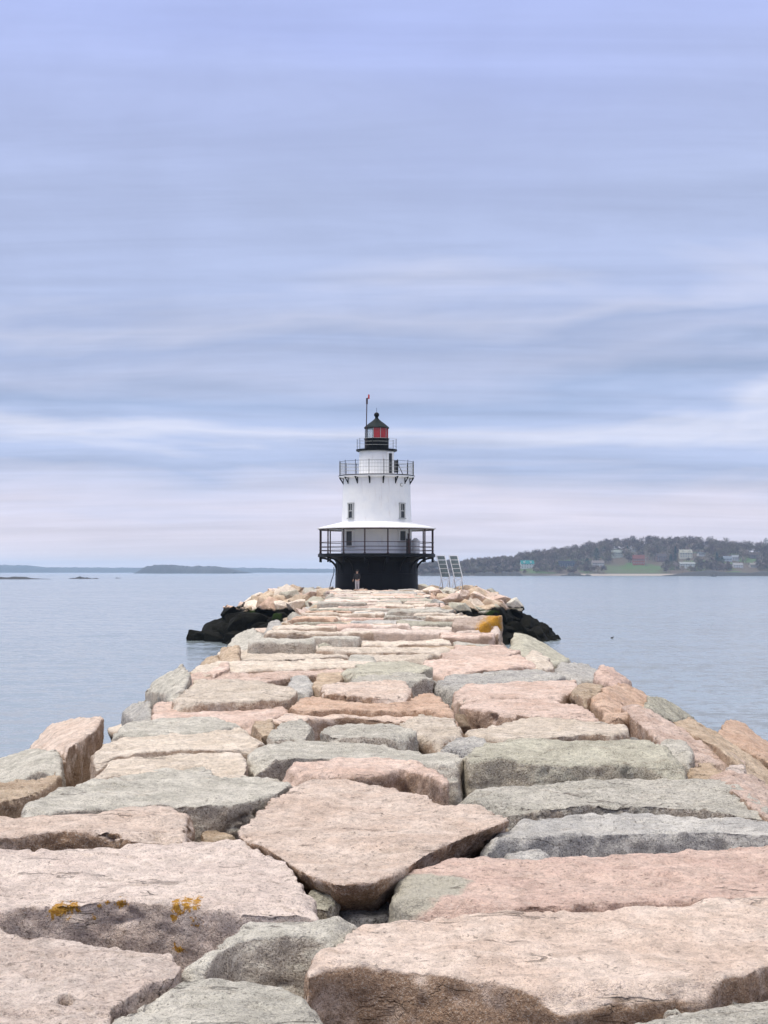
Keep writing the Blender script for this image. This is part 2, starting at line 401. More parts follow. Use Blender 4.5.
T = [  # kind, top height, outline of the top (picture x,y[,z]), extras
 ('white', -.14, '-90,1065 -90,922 0,927 24,934 60,932 95,935 130,939 145,950 168,951 183,966 178,976 150,983 112,1008 98,1065', dict(label='pale pink slab with a small drill hole', hole=(66, 1001), vox=.013)),
 ('grey', -.20, '95,1065 112,1008 150,983 205,973 265,973 300,980 326,996 331,1015 327,1065', {}),
 ('grey', -.16, '575,1065 600,1032 640,1017 680,1006 715,999 768,997 840,998 840,1065', {}),
 ('grey', -.17, '664,1006 675,1002 686,1006 686,1012 664,1012', dict(depth=.25, cuts=2)),
 ('pinkb', -.08, '304,980 330,950 362,917 400,911 470,907 530,904 600,901 680,898 768,896 880,893 880,962 768,964 745,974 700,985 650,988 600,991 560,995 490,984 430,973 384,967 330,968', dict(fwd=.05, label='broad pink slab with a rust-brown split face')),
 ('grey', -.06, '176,956 205,940 240,924 296,915 352,915 362,918 335,936 300,934 240,940 196,964', dict(fwd=.28)),
 ('blue', -.20, '330,913 345,901 357,889 368,897 400,903 440,904 490,904 480,909 400,915 362,919', dict(cuts=2)),
 ('lich', -.02, '-100,840 0,849 95,850 150,843 240,837 263,842 292,866 312,888 319,908 290,912 240,912 190,906 110,900 60,903 0,908 -100,905', dict(fwd=.02, label='pale pink slab spotted with orange lichen')),
 ('rose', -.14, '391,889 400,872 430,867 455,862 480,859 540,861 620,854 700,849 768,845 880,838 880,893 768,896 680,899 600,902 530,904 480,905 440,904 400,900', dict(label='smooth rose slab with a grey end')),
 ('green', -.25, '308,896 314,884 330,885 338,898 330,908 312,906', dict(depth=.3, cuts=2)),
 ('pinkb', .02, '235,831 250,820 262,806 285,792 300,782 340,781 380,784 420,794 440,803 480,807 507,815 508,822 480,831 455,842 427,855 400,874 372,884 338,886 310,877 286,863 264,847 240,842', dict(depth=.30, outset=.85, fwd=-.22, cuts=3, label='large pink slab with a rust-brown right flank')),
 ('pinkb', 0, '-110,812 0,817 50,817 100,814 140,807 160,805 186,808 196,824 190,838 165,842 130,841 112,833 60,831 20,837 0,838 -110,838', {}),
 ('grey', .03, '17,815 25,804 45,792 90,782 120,775 160,769 205,767 216,775 260,774 296,778 290,785 270,797 240,803 200,805 160,804 120,808 60,812 25,817', dict(fwd=.1)),
 ('tan', -.32, '199,832 210,827 230,828 236,838 205,842', dict(depth=.4)),
 ('blue', -.10, '472,850 500,825 540,821 600,814 660,812 740,815 768,821 860,830 860,842 768,835 720,831 640,833 570,835 500,839', dict(fwd=.12)),
 ('blue', -.22, '505,853 520,846 540,848 548,858 510,861', dict(depth=.3, cuts=2)),
 ('grey', 0, '446,797 480,790 540,785 600,780 660,778 720,779 746,790 766,805 772,820 700,809 640,804 590,803 540,806 500,804 470,801', dict(fwd=.1)),
 ('green', .10, '462,756 480,746 500,737 540,739 600,741 650,741 672,750 687,766 640,763 560,762 500,760 470,761', dict(fwd=.05)),
 ('grey', .05, '248,754 260,745 300,742 350,744 400,747 455,752 464,758 456,764 430,763 360,758 300,757 252,760', dict(fwd=.03)),
 ('pink', .07, '273,771 300,764 330,759 370,758 420,762 441,770 450,786 430,777 405,771 380,776 350,778 310,776 280,774', dict(fwd=.08)),
 ('cream', .06, '93,747 110,738 160,734 220,729 245,727 267,738 256,748 200,750 150,752 110,757 94,758', dict(fwd=.0)),
 ('cream', -.02, '84,767 95,760 150,755 200,752 240,752 248,765 246,777 200,779 150,774 88,777', dict(fwd=.02)),
 ('pinkb', 0, '22,756,-.6 50,724,-.5 80,718,-.2 104,716,.02 96,728,.05 64,752,.02', dict(depth=.9, fwd=.1, label='tilted pink block on the left edge with a brown face')),
 ('grey', 0, '-80,785,-.6 0,757,-.5 28,748,-.45 60,752,-.14 62,776,-.16 36,770,-.12 12,783,-.2 -80,812,-.3', dict(depth=.8)),
 ('tan', -.26, '-80,800 0,783 40,775 50,786 24,796 0,801 -80,815', dict(fwd=.08)),
 ('tan', -.20, '36,780 55,770 62,775 55,783 45,786', dict(depth=.4, cuts=2)),
 ('grey', -.03, '112,736 125,722 160,718 215,719 247,725 200,733 150,737', dict(fwd=.05)),
 ('pink', .03, '151,716 155,702 200,701 250,699 281,702 287,714 260,723 200,721 154,719', {}),
 ('cream', .06, '171,701 186,690 196,681 235,679 290,684 298,692 290,699 250,701 190,703', dict(fwd=.06)),
 ('tan', -.12, '252,724 262,718 274,719 274,733 260,735', dict(depth=.5)),
 ('grey', -.12, '267,737 280,722 300,719 313,725 306,740', {}),
 ('grey', 0, '318,730 345,722 400,726 418,732 404,737 360,736 330,735', dict(fwd=.1)),
 ('orange', .03, '288,707 305,698 325,695 345,702 398,703 415,697 430,692 449,704 459,716 440,713 420,709 380,710 340,709 300,711', dict(fwd=.02)),
 ('pinkb', -.03, '268,722 300,712 360,710 410,711 440,711 458,720 430,722 400,720 345,717 310,719 285,726', dict(fwd=.06)),
 ('cream', -.10, '398,724 420,714 452,718 462,734 440,742 410,736', {}),
 ('pinkb', .10, '321,690 327,683 345,681 400,680 412,688 408,697 380,697 340,695 324,694', dict(fwd=.03)),
 ('pink', .06, '451,695 465,685 500,682 550,680 576,679 582,690 560,697 500,698 470,698', {}),
 ('pink', .03, '458,707 474,700 520,698 565,700 586,708 599,721 560,718 530,716 500,713 470,709', dict(fwd=.03)),
 ('cream', -.02, '466,732 500,722 530,718 580,720 622,721 630,731 612,736 590,733 540,738 500,739 470,738', dict(fwd=.06)),
 ('blue', -.12, '440,748 455,738 480,738 492,746 470,752', dict(cuts=3)),
 ('blue', 0, '435,684 448,675 490,671 540,669 566,676 552,681 490,684 460,686', {}),
 ('pink', .04, '418,669 425,661 470,659 520,656 537,664 500,669 450,671', {}),
 ('pink', .03, '166,691 185,676 230,673 285,671 330,668 348,672 300,677 260,682 220,683 184,690', dict(fwd=.05)),
 ('cream', .05, '188,671 210,663 260,661 330,659 372,661 380,667 330,668 260,671 205,674', {}),
 ('grey', .02, '345,680 372,673 420,672 432,678 410,681 360,682', {}),
 ('blue', -.15, '285,690 292,677 306,676 316,684 308,694', {}),
 ('tan', -.05, '312,686 322,672 345,673 340,681 322,690', {}),
 ('grey', .08, '342,666 350,656 372,655 378,662 362,668', dict(depth=.6)),
 ('green', .03, '342,673 360,664 415,663 432,668 418,673 360,676', {}),
 ('cream', .05, '205,660 225,650 290,648 345,647 352,655 300,658 230,662', {}),
 ('cream', .03, '352,657 362,650 410,648 440,652 425,659 372,661', {}),
 ('pink', .05, '440,656 452,649 500,647 520,651 505,657 455,660', {}),
 # blocks along the left edge
 ('grey', 0, '146,692,-.55 158,679,-.5 183,664,-.1 190,672,.02 186,684,.02 168,694,-.1', dict(depth=.9)),
 ('blue', 0, '122,712,-.5 132,704,-.4 150,700,-.1 153,716,-.1 135,722,-.2', dict(depth=.7)),
 ('grey', 0, '222,652,-.2 236,634,-.15 252,627,.15 265,634,.15 262,648,0', dict(depth=.8)),
 ('tan', 0, '216,660,-.35 222,648,-.3 238,644,-.05 240,658,-.05 228,663,-.1', dict(depth=.7)),
 ('tan', 0, '199,669,-.5 207,657,-.45 218,655,-.2 222,664,-.1 212,670,-.1', dict(depth=.7)),
 ('pink', 0, '205,671,-.12 225,662,-.05 230,664,-.05 229,668,-.05 212,674,-.08', dict(depth=.5)),
 ('blue', 0, '264,634,-.1 270,621,.1 279,619,.1 284,628,.1 276,635,0', dict(depth=.8)),
 # blocks along the right edge
 ('green', 0, '509,650,0 514,632,.2 524,633,.15 548,645,-.2 570,660,-.45 556,664,-.1 530,660,0', dict(depth=.9)),
 ('cream', 0, '522,660,0 532,649,.05 548,657,-.05 554,667,-.05 540,670,0', dict(depth=.8)),
 ('blue', 0, '552,672,0 560,661,-.02 585,664,-.2 606,674,-.4 602,682,-.1 575,681,0', dict(depth=.8)),
 ('rose', 0, '592,676,-.2 600,664,-.2 612,668,-.35 630,682,-.55 618,686,-.2', dict(depth=.8)),
 ('orange', 0, '588,700,-.05 600,688,.05 622,682,-.05 646,692,-.35 650,702,-.3 632,714,-.05 606,716,-.05', dict(depth=1.0, cuts=9)),
 ('tan', -.1, '572,692 582,682 604,684 600,694 585,700', dict(depth=.7)),
 ('green', 0, '643,712,-.15 648,693,-.1 658,691,-.2 680,706,-.5 696,718,-.7 676,722,-.4', dict(depth=.9)),
 ('pink', 0, '621,706,.1 638,703,.1 664,716,.02 700,737,-.1 746,762,-.25 738,770,-.2 700,760,-.1 664,746,.02', dict(depth=.7, outset=.98, fwd=.02, label='long pink slab lying aslant on the right edge')),
 ('grey', 0, '654,748,-.05 666,740,.0 682,739,.0 692,750,-.05 690,765,-.1 664,760,-.1', dict(depth=.6)),
 ('tan', 0, '688,772,-.15 696,760,-.1 714,757,-.1 724,768,-.15 716,784,-.2 694,782,-.2', dict(depth=.7)),
 ('tan', 0, '672,722,-.3 690,716,-.45 712,728,-.6 768,770,-.9 840,820,-1.1 840,850,-.7 768,790,-.45 720,748,-.3', dict(depth=.8, cuts=9)),
 ('orange', 0, '716,736,-.6 726,718,-.6 740,722,-.75 840,790,-1.2 840,810,-1.0 768,760,-.75', dict(depth=.9)),
 ('pink', 0, '706,778,-.3 730,770,-.25 752,772,-.3 790,800,-.45 850,840,-.5 800,838,-.25 760,808,-.2 735,792,-.2', dict(depth=.8, cuts=9)),
 ('white', -.18, '725,770 734,763 744,766 748,775 732,778', dict(depth=.3, cuts=2)),
]
# small height corrections so that no block sits inside the one behind it
DZ = [0.156, 0.224, 0.168, 0.152, 0.124, 0.102, 0.08, 0.096, 0.174, 0.224, 0.05, 0.066, 0.044, 0.224, 0.094, 0.16, -0.022, -0.008, 0.028, 0.01, 0.028, 0.08, -0.126, -0.012, 0.2, 0.08, 0.092, 0.018, 0.096, 0.2, 0.226, 0.156, 0.078, 0.062, 0.186, 0.08, -0.022, 0.012, 0.07, 0.19, 0.036, 0.018, 0.032, 0.056, 0.15, 0.22, 0.146, -0.102, 0.136, -0.182, -0.168, -0.016, 0.226, 0.0, -0.09, 0.208, 0.202, 0.216, 0.0, -0.18, -0.006, -0.18, 0.222, 0.088, 0.184, 0.056, -0.036, 0.056, 0.05, 0.22, -0.036, 0.218, 0.058]
li = [i for i, t_ in enumerate(T) if t_[0] == 'lich'][0]; lz = T[li][1] + DZ[li]
lich += [(at_y(x, y_, at_z(x, 901, lz).y - .05), r * .74) for (x, y_, r) in ((56, 911, .055), (70, 910, .060), (101, 908, .046), (119, 907, .050), (178, 906, .046), (187, 903, .050), (197, 904, .044),
         (199, 919, .055), (216, 921, .032), (182, 946, .050), (92, 920, .030), (228, 915, .030), (176, 916, .036))]
G.update(make_granites())
for (k, z, poly, ex), dz in zip(T, DZ):
    P3 = pts(poly, z)
    stone(k, [at_z(*[float(x) for x in q.split(',')[:2]], p.z + dz) for q, p in zip(poly.split(), P3)], **ex)

# the block whose face is covered in orange lichen, far along the right edge
c0 = at_z(478, 632, 0.0)
lf = [(Vector((c0.x + dx, c0.y + dy, dz)), rr) for dx, dy, dz, rr in ((0.2, -.02, .12, .26), (0.45, 0, .36, .30), (0.12, 0, .02, .2), (.55, .1, .15, .2))]
G['lich2'] = granite('granite_under_orange_lichen', (0.52, 0.42, 0.36), (0.42, 0.33, 0.27), 0.4, 0.2, lichen=lf)
stone('lich2', [Vector((c0.x - .75, c0.y + .2, .25)), Vector((c0.x + .02, c0.y, .15)), Vector((c0.x + .62, c0.y + .1, .5)), Vector((c0.x + .75, c0.y + .5, .5)), Vector((c0.x - .6, c0.y + 1.3, .4))],
      depth=.7, cuts=2, outset=1.0, label='proud block with a bright orange lichen face')
stone('white', pts('490,632 494,625 499,627 501,634', .15), depth=.5, cuts=1)

PICK = ['cream'] * 9 + ['pink'] * 3 + ['white'] * 6 + ['grey'] * 4 + ['green', 'green', 'blue', 'tan', 'rose', 'orange']
# courses further out
rng = random.Random(21)
y = at_z(384, 648, 0).y
def mid(yy): return -0.65 * min(1, yy / 142)
first = True
while y < 134:
    dep = rng.uniform(0.8, 1.55)
    half = 2.85 + rng.uniform(-.1, .2)
    if y > 118: half += (y - 118) * 0.14
    x = mid(y) - half
    zr = rng.uniform(-.05, .05); skew = rng.uniform(-.10, .10)
    while x < mid(y) + half - 0.5:
        w = rng.uniform(1.1, 3.2)
        if x + w > mid(y) + half - 0.5: w = mid(y) + half - x
        z = zr + rng.choice((-.2, -.12, -.05, 0, .04, .09, .15)); yk = y
        y = yk + skew * (x + w / 2 - mid(yk)) + rng.uniform(-.12, .12)
        j = lambda s=.13: rng.uniform(-s, s)
        g = .04
        top = [Vector((x + g + j(.05), y + g + j(), z + j(.03))), Vector((x + w / 2, y + g + j(), z + j(.03))), Vector((x + w - g + j(.05), y + g + j(), z + j(.03))),
               Vector((x + w - g + j(.05), y + dep * .5 + j(), z + j(.03))), Vector((x + w - g + j(.1), y + dep - g + j(), z + j(.04))), Vector((x + w / 2, y + dep - g + j(), z + j(.04))), Vector((x + g + j(.1), y + dep - g + j(), z + j(.04)))]
        stone(rng.choice(PICK), top, depth=.75, cuts=7, fwd=.04)
        y = yk; x += w
    y += dep

# ------------------------------------------------------------------ loose boulder shapes shared by the slopes and the mound
def boulder_mesh(seed, flat=0.75):
    """angular quarry boulder: bevelled convex hull with a weathered surface"""
    rg = np.random.RandomState(seed)
    P = rg.normal(size=(15, 3)); P /= np.linalg.norm(P, axis=1)[:, None]
    P = np.sign(P) * np.abs(P) ** .72 * rg.uniform(.85, 1.1, (15, 1)) * np.array([1.15, .95, flat])
    bm = bmesh.new()
    for p in P: bm.verts.new(p)
    bmesh.ops.convex_hull(bm, input=bm.verts)
    for v_ in [v_ for v_ in bm.verts if not v_.link_faces]: bm.verts.remove(v_)
    bmesh.ops.dissolve_limit(bm, angle_limit=R(16), verts=bm.verts[:], edges=bm.edges[:])
    bmesh.ops.bevel(bm, geom=bm.edges[:], offset=.07, segments=2, affect='EDGES', profile=.6, clamp_overlap=True)
    bmesh.ops.triangulate(bm, faces=bm.faces[:])
    for _ in range(2):
        bmesh.ops.subdivide_edges(bm, edges=[e_ for e_ in bm.edges if e_.calc_length() > .16], cuts=1, use_grid_fill=True)
        bmesh.ops.triangulate(bm, faces=[f for f in bm.faces if len(f.verts) > 3])
    V = np.array([v_.co[:] for v_ in bm.verts])
    V *= (1 + .05 * fbm(V * 2.6 + seed * 5, 2, seed) + .045 * fbm(V * 7 + seed * 5, 3, seed + 3))[:, None]
    for v_, p in zip(bm.verts, V): v_.co = p
    bmesh.ops.recalc_face_normals(bm, faces=bm.faces)
    me = bpy.data.meshes.new('boulder'); bm.to_mesh(me); bm.free()
    me.shade_smooth(); me.set_sharp_from_angle(angle=R(38))
    a = me.attributes.new('tint', 'FLOAT', 'POINT'); a.data.foreach_set('value', np.full(len(me.vertices), rg.rand()))
    return me
PROTO = {}
def proto(kind, i):
    if (kind, i) not in PROTO:
        me = boulder_mesh(100 + i * 7 + GK.index(kind) * 53); me.materials.append(G[kind]); PROTO[(kind, i)] = me
    return PROTO[(kind, i)]
def boulder(kind, loc, size, parent, rng, name='stone', flat=1.0):
    o = link(name, proto(kind, rng.randrange(5)), None, parent, loc)
    o.scale = (size * rng.uniform(.85, 1.3), size * rng.uniform(.8, 1.1), size * rng.uniform(.7, 1.0) * flat)
    o.rotation_euler = (rng.uniform(-.45, .45), rng.uniform(-.45, .45), rng.uniform(0, 6.28))
    return o
BK = ['cream', 'pink', 'tan', 'grey', 'green', 'orange', 'cream', 'pinkb', 'blue', 'tan']
# edge boulders beyond the traced ones
for side in (-1, 1):
    y = 44.0
    while y < 122:
        sz = rng.uniform(.38, .66)
        xx = mid(y) + side * (2.72 + sz * .5 + rng.uniform(-.1, .25))
        o = boulder(rng.choice(BK), (xx, y, -.48 + rng.uniform(-.15, .2)), sz, breakwater, rng)
        STONES.append([o, sz * 2 * FPX / y])
        y += sz * rng.uniform(1.3, 1.9)

for k in range(90):
    y = 7.5 + 34 * rng.random() ** 1.4; sz = rng.uniform(.11, .24)
    o = boulder(rng.choice(BK), (rng.uniform(-2.7, 2.7), y, -.20 + rng.uniform(-.10, .10)), sz, breakwater, rng)
    STONES.append([o, sz * 2 * FPX / y])

# stones outside the picture next to and behind the camera, so that the walkway goes on
y = -4.0
while y < 5.0:
    dep = rng.uniform(1.0, 1.5); x = -3.2
    while x < 3.0:
        w = rng.uniform(1.3, 2.6); w = w if x + w < 2.6 else 3.3 - x
        if y + dep < 5.05:
            top = [Vector((x + .04, y + .04, -.15)), Vector((x + w - .04, y + .04, -.12)), Vector((x + w - .06, y + dep - .04, -.14)), Vector((x + .08, y + dep - .05, -.16))]
            stone(rng.choice(PICK), top, vox=.07, cuts=5, hidden=True)
        x += w
    y += dep
for side in (-1, 1):
    y = 5.2
    while y < 11.5:
        x0 = 0.25 * (y + 1.3) + .45; dep = rng.uniform(1.0, 1.4)
        if x0 < 2.9:
            xs = sorted((side * x0, side * 3.2))
            top = [Vector((xs[0], y, -.12)), Vector((xs[1], y, -.14)), Vector((xs[1] - .08, y + dep - .05, -.12)), Vector((xs[0] + .05, y + dep - .07, -.1))]
            stone(rng.choice(PICK), top, vox=.07, cuts=5, hidden=True)
        y += dep

def join_stuff(objs, name, parent):
    """many small alike pieces as one mesh"""
    Vs, Ls, Ps, Ms, Ts, mats = [], [], [], [], [], []
    vo = 0
    for o in objs:
        me = o.data
        n = len(me.vertices); V = np.empty(n * 3); me.vertices.foreach_get('co', V)
        M = np.array(Matrix.LocRotScale(o.location, o.rotation_euler, o.scale))
        V = V.reshape(-1, 3) @ M[:3, :3].T + M[:3, 3]
        L = np.empty(len(me.loops), dtype=np.int32); me.loops.foreach_get('vertex_index', L)
        S = np.empty(len(me.polygons), dtype=np.int32); me.polygons.foreach_get('loop_total', S)
        mt = me.materials[0]
        if mt not in mats: mats.append(mt)
        Vs.append(V); Ls.append(L + vo); Ps.append(S); Ms.append(np.full(len(S), mats.index(mt), dtype=np.int32))
        Ts.append(np.full(n, ((zlib.crc32(o.name.encode()) >> 3) % 997) / 997.0)); vo += n
    V = np.concatenate(Vs); L = np.concatenate(Ls); S = np.concatenate(Ps)
    me = bpy.data.meshes.new(name)
    me.vertices.add(len(V)); me.vertices.foreach_set('co', V.ravel())
    me.loops.add(len(L)); me.loops.foreach_set('vertex_index', L)
    me.polygons.add(len(S)); st = np.concatenate([[0], np.cumsum(S)[:-1]]).astype(np.int32)
    me.polygons.foreach_set('loop_start', st)
    for mt in mats: me.materials.append(mt)
    me.polygons.foreach_set('material_index', np.concatenate(Ms))
    me.update(calc_edges=True); me.validate()
    a = me.attributes.new('tint', 'FLOAT', 'POINT'); a.data.foreach_set('value', np.concatenate(Ts))
    me.shade_smooth()
    for o in objs: bpy.data.objects.remove(o)
    o = link(name, me, None, parent); o['kind'] = 'stuff'
    return o

build_stones()
# only the 300 stones that show largest stay single parts
STONES.sort(key=lambda s: -s[1])
rest = [s[0] for s in STONES[300:]]
# hidden armour rock down both flanks
for side in (-1, 1):
    for y in np.arange(-4, 126, 1.35):
        for k in range(4):
            t_ = (k + rng.uniform(.3, .9)) / 4
            xx = mid(y) + side * (3.5 + 5.2 * t_)
            far = y > 40
            o = boulder(rng.choice(BK), (xx, y + rng.uniform(-.5, .5), -1.55 - 3.5 * t_), rng.uniform(.75, 1.05), breakwater, rng)
            rest.append(o)
join_stuff(rest, 'small_stones', breakwater)
# rubble core under the blocks
core_m = granite('rubble_core_granite', (0.30, 0.24, 0.18), (0.20, 0.16, 0.12), 0.5, 0.3)
bm = bmesh.new()
prof = [(-8.6, -4.9), (-3.6, -1.0), (-2.8, -.55), (2.8, -.55), (3.6, -1.0), (8.6, -4.9)]
rows = []
for y in np.arange(-6, 136, 2.0):
    rows.append([bm.verts.new((mid(y) + a + rng.uniform(-.1, .1), y, b + rng.uniform(-.08, .08))) for a, b in prof])
for A, B in zip(rows[:-1], rows[1:]):
    for k in range(len(prof) - 1): bm.faces.new((A[k], A[k + 1], B[k + 1], B[k]))
from_bm('core', bm, core_m, breakwater)

# ------------------------------------------------------------------ rock mound under the lighthouse
LX, LY = at_y(376.6, 560, 142).x, 142.0
mound = tag(empty('rock_mound', (LX, LY - 3, 0)), 'low mound of riprap boulders around the lighthouse, dark with rockweed at the waterline', 'rock mound')
MC = Vector((LX, LY - 3.0))
def mound_z(r):    # convex flank
    if r < 9.2: return -.12
    return -.12 - 4.6 * ((r - 9.2) / 6.6) ** 1.2
bm = bmesh.new()
ring = []
for r in (0.01, 5, 8, 9.5, 11, 12.5, 14, 15.5, 17.2, 19):
    ring.append((r, mound_z(r) - .55))
lathe(bm, ring, 48)
from_bm('core', bm, core_m, mound)
rg2 = random.Random(5)
MB = []
for r, sz in ((7.2, .75), (8.3, .9), (9.4, .95), (10.5, 1.0), (11.6, 1.0), (12.7, 1.05), (13.8, 1.05), (14.9, 1.05), (15.8, .95)):
    n = int(2 * math.pi * r / (sz * 1.45))
    for k in range(n):
        a = 2 * math.pi * (k + rg2.uniform(-.3, .3)) / n
        rr = r + rg2.uniform(-.4, .4)
        x, yy = rr * math.sin(a), rr * math.cos(a)
        if yy < 0 and abs(x) < 3.4: continue            # the breakwater joins here
        s = sz * rg2.uniform(.7, 1.25) * (1.28 if r > 10 else 1)
        z = mound_z(rr) - .30 + rg2.uniform(-.2, .25)
        kind = rg2.choice(['tan', 'pink', 'tan', 'tan', 'orange', 'grey', 'pinkb', 'cream', 'green'])
        o = boulder(kind, (x, yy, z), s, mound, rg2, 'boulder')
        o.rotation_euler.x += .3 * (y > 0)
        vis = 1 if (yy < 3.5 and abs(x) > 3.4) else 0
        MB.append([o, vis * s + (0 if z > -4.6 else -1)])
MB.sort(key=lambda s: -s[1])
keep = [s for s in MB if s[1] > 0][:290]
ks = set(id(s[0]) for s in keep)
join_stuff([s[0] for s in MB if id(s[0]) not in ks], 'small_boulders', mound)
# level paving under and in front of the tower
for k in range(26):
    a = -math.pi / 2 + (k - 12.5) / 26 * math.pi * 1.15
    x, yy = 4.9 * math.cos(a), 3 + 4.9 * math.sin(a)
    o = boulder(rg2.choice(['cream', 'cream', 'pink', 'tan', 'white']), (x, yy, -.30), rg2.uniform(.6, .85), mound, rg2, 'boulder', .7)

# ------------------------------------------------------------------ water
wm, t, b = principled('sea_water')
geo = t.new('ShaderNodeNewGeometry').outputs['Position']
def slopes(scale, amp, detail):
    nd = t.new('ShaderNodeTexNoise'); t.put(nd.inputs['Vector'], t.vmul(geo, (0.55, 1.0, 1.0))); nd.inputs['Scale'].default_value = scale
    nd.inputs['Detail'].default_value = detail; nd.inputs['Roughness'].default_value = 0.6; nd.inputs['Distortion'].default_value = 0.3
    return t.vmul(t.vadd(nd.outputs['Color'], (-.5, -.5, -.5)), (amp * .7, amp, 0.0))
wind = t.smooth(t.noise(t.vmul(geo, (0.45, 1.0, 1.0)), 0.016, 5, 0.62), 0.35, 0.65, 0.55, 1.35)
fine = t.new('ShaderNodeVectorMath', operation='SCALE'); t.put(fine.inputs[0], slopes(2.3, 0.95, 4)); t.put(fine.inputs['Scale'], wind)
nv = t.vadd(t.vadd(slopes(0.33, 0.50, 4), fine.outputs[0]), t.vadd(slopes(0.05, 0.10, 2), (0, 0, 1)))
nn = t.new('ShaderNodeVectorMath', operation='NORMALIZE'); t.put(nn.inputs[0], nv)
b.inputs['Base Color'].default_value = (0.235, 0.280, 0.300, 1)
b.inputs['Roughness'].default_value = 0.13
b.inputs['IOR'].default_value = 1.333
t.put(b.inputs['Normal'], nn.outputs[0])
bm = bmesh.new()
for (x0, x1, y0, y1) in ((-9000, 9000, -500, 12000),):
    vv = [bm.verts.new(p) for p in ((x0, y0, WATER_Z), (x1, y0, WATER_Z), (x1, y1, WATER_Z), (x0, y1, WATER_Z))]
    bm.faces.new(vv)
tag(from_bm('water', bm, wm), 'grey-blue rippled sea around the breakwater', kind='structure')

# ------------------------------------------------------------------ lighthouse
white_m, t, b = principled('white_painted_iron')
oc = t.new('ShaderNodeTexCoord').outputs['Object']
n1 = t.noise(oc, 1.2, 5, 0.6)
n2 = t.noise(t.vmul(oc, (3.0, 3.0, 0.25)), 2.2, 5, 0.65)
c = t.mix(t.smooth(n1, .35, .7), (0.80, 0.80, 0.79), (0.74, 0.75, 0.76))
c = t.mix(t.smooth(n2, .57, .76, 0, .55), c, (0.46, 0.37, 0.29))
t.put(b.inputs['Base Color'], c); b.inputs['Roughness'].default_value = 0.5
t.put(b.inputs['Normal'], t.bump(n1, 0.15, 0.02))
def dull(m_, v_=.12):
    m_.node_tree.nodes['Principled BSDF'].inputs['Specular IOR Level'].default_value = v_; return m_
black_m = plain('black_painted_iron', (0.007, 0.008, 0.010), 0.45, 0, .4, 2.0)
caisson_m, t, b = principled('black_caisson_iron')
oc = t.new('ShaderNodeTexCoord').outputs['Object']
n2 = t.noise(t.vmul(oc, (3.0, 3.0, 0.3)), 1.4, 5, 0.65)
t.put(b.inputs['Base Color'], t.mix(t.smooth(n2, .55, .78, 0, .5), (0.005, 0.006, 0.009), (0.022, 0.016, 0.014)))
b.inputs['Roughness'].default_value = 0.5
dull(caisson_m); dull(black_m)
rust_m = plain('rusty_brown_iron', (0.035, 0.012, 0.011), 0.6, 0, .45, 3.0)
dark_m = plain('dark_opening', (0.012, 0.012, 0.013), 0.35, 0, .2)
frame_m = plain('grey_window_frame', (0.36, 0.37, 0.36), 0.6)
roof_m = plain('white_gallery_roof', (0.84, 0.84, 0.84), 0.5, 0, .05, 1.2)
pane_m, t, b = principled('window_glass'); b.inputs['Base Color'].default_value = (0.02, 0.025, 0.03, 1); b.inputs['Roughness'].default_value = 0.08
t.put(b.inputs['Roughness'], t.smooth(t.noise(t.new('ShaderNodeTexCoord').outputs['Object'], 4.0), .3, .7, .05, .15))
def thin_glass(name, colr, dif, fac):
    m = bpy.data.materials.new(name); m.use_nodes = True; t = NT(m.node_tree); t.n.clear()
    tr = t.new('ShaderNodeBsdfTransparent'); tr.inputs[0].default_value = (*colr, 1)
    df = t.new('ShaderNodeBsdfDiffuse')
    t.put(df.inputs[0], t.mix(t.noise(t.new('ShaderNodeTexCoord').outputs['Object'], 3.0), dif, tuple(x * .85 for x in dif)))
    gl = t.new('ShaderNodeBsdfGlossy'); gl.inputs['Roughness'].default_value = 0.03
    mx = t.new('ShaderNodeMixShader'); mx.inputs[0].default_value = fac; t.l.new(tr.outputs[0], mx.inputs[1]); t.l.new(df.outputs[0], mx.inputs[2])
    m2 = t.new('ShaderNodeMixShader'); m2.inputs[0].default_value = .06; t.l.new(mx.outputs[0], m2.inputs[1]); t.l.new(gl.outputs[0], m2.inputs[2])
    o = t.new('ShaderNodeOutputMaterial'); t.l.new(m2.outputs[0], o.inputs[0]); return m
clear_m = thin_glass('clear_lantern_glass', (0.95, 0.97, 0.97), (0.6, 0.62, 0.62), .10)
red_m = thin_glass('red_lantern_glass', (0.80, 0.06, 0.07), (0.62, 0.03, 0.035), .55)

lh = tag(empty('lighthouse', (LX, LY, 0)), 'white spark-plug lighthouse with black base and lantern at the breakwater end', 'lighthouse')
def lpart(name, bm, mat, parent=None, smooth=False): return from_bm(name, bm, mat, parent or lh, smooth)
def cyl_pt(r, a, z): return Vector((r * math.sin(a), -r * math.cos(a), z))      # a=0 faces the camera
def smooth_angle(o):
    me = o.data; me.shade_smooth()
    try: me.set_sharp_from_angle(angle=R(35))
    except Exception: pass
    return o
def lat(name, prof, mat, parent=None, seg=64):
    bm = bmesh.new(); lathe(bm, prof, seg); return smooth_angle(lpart(name, bm, mat, parent))

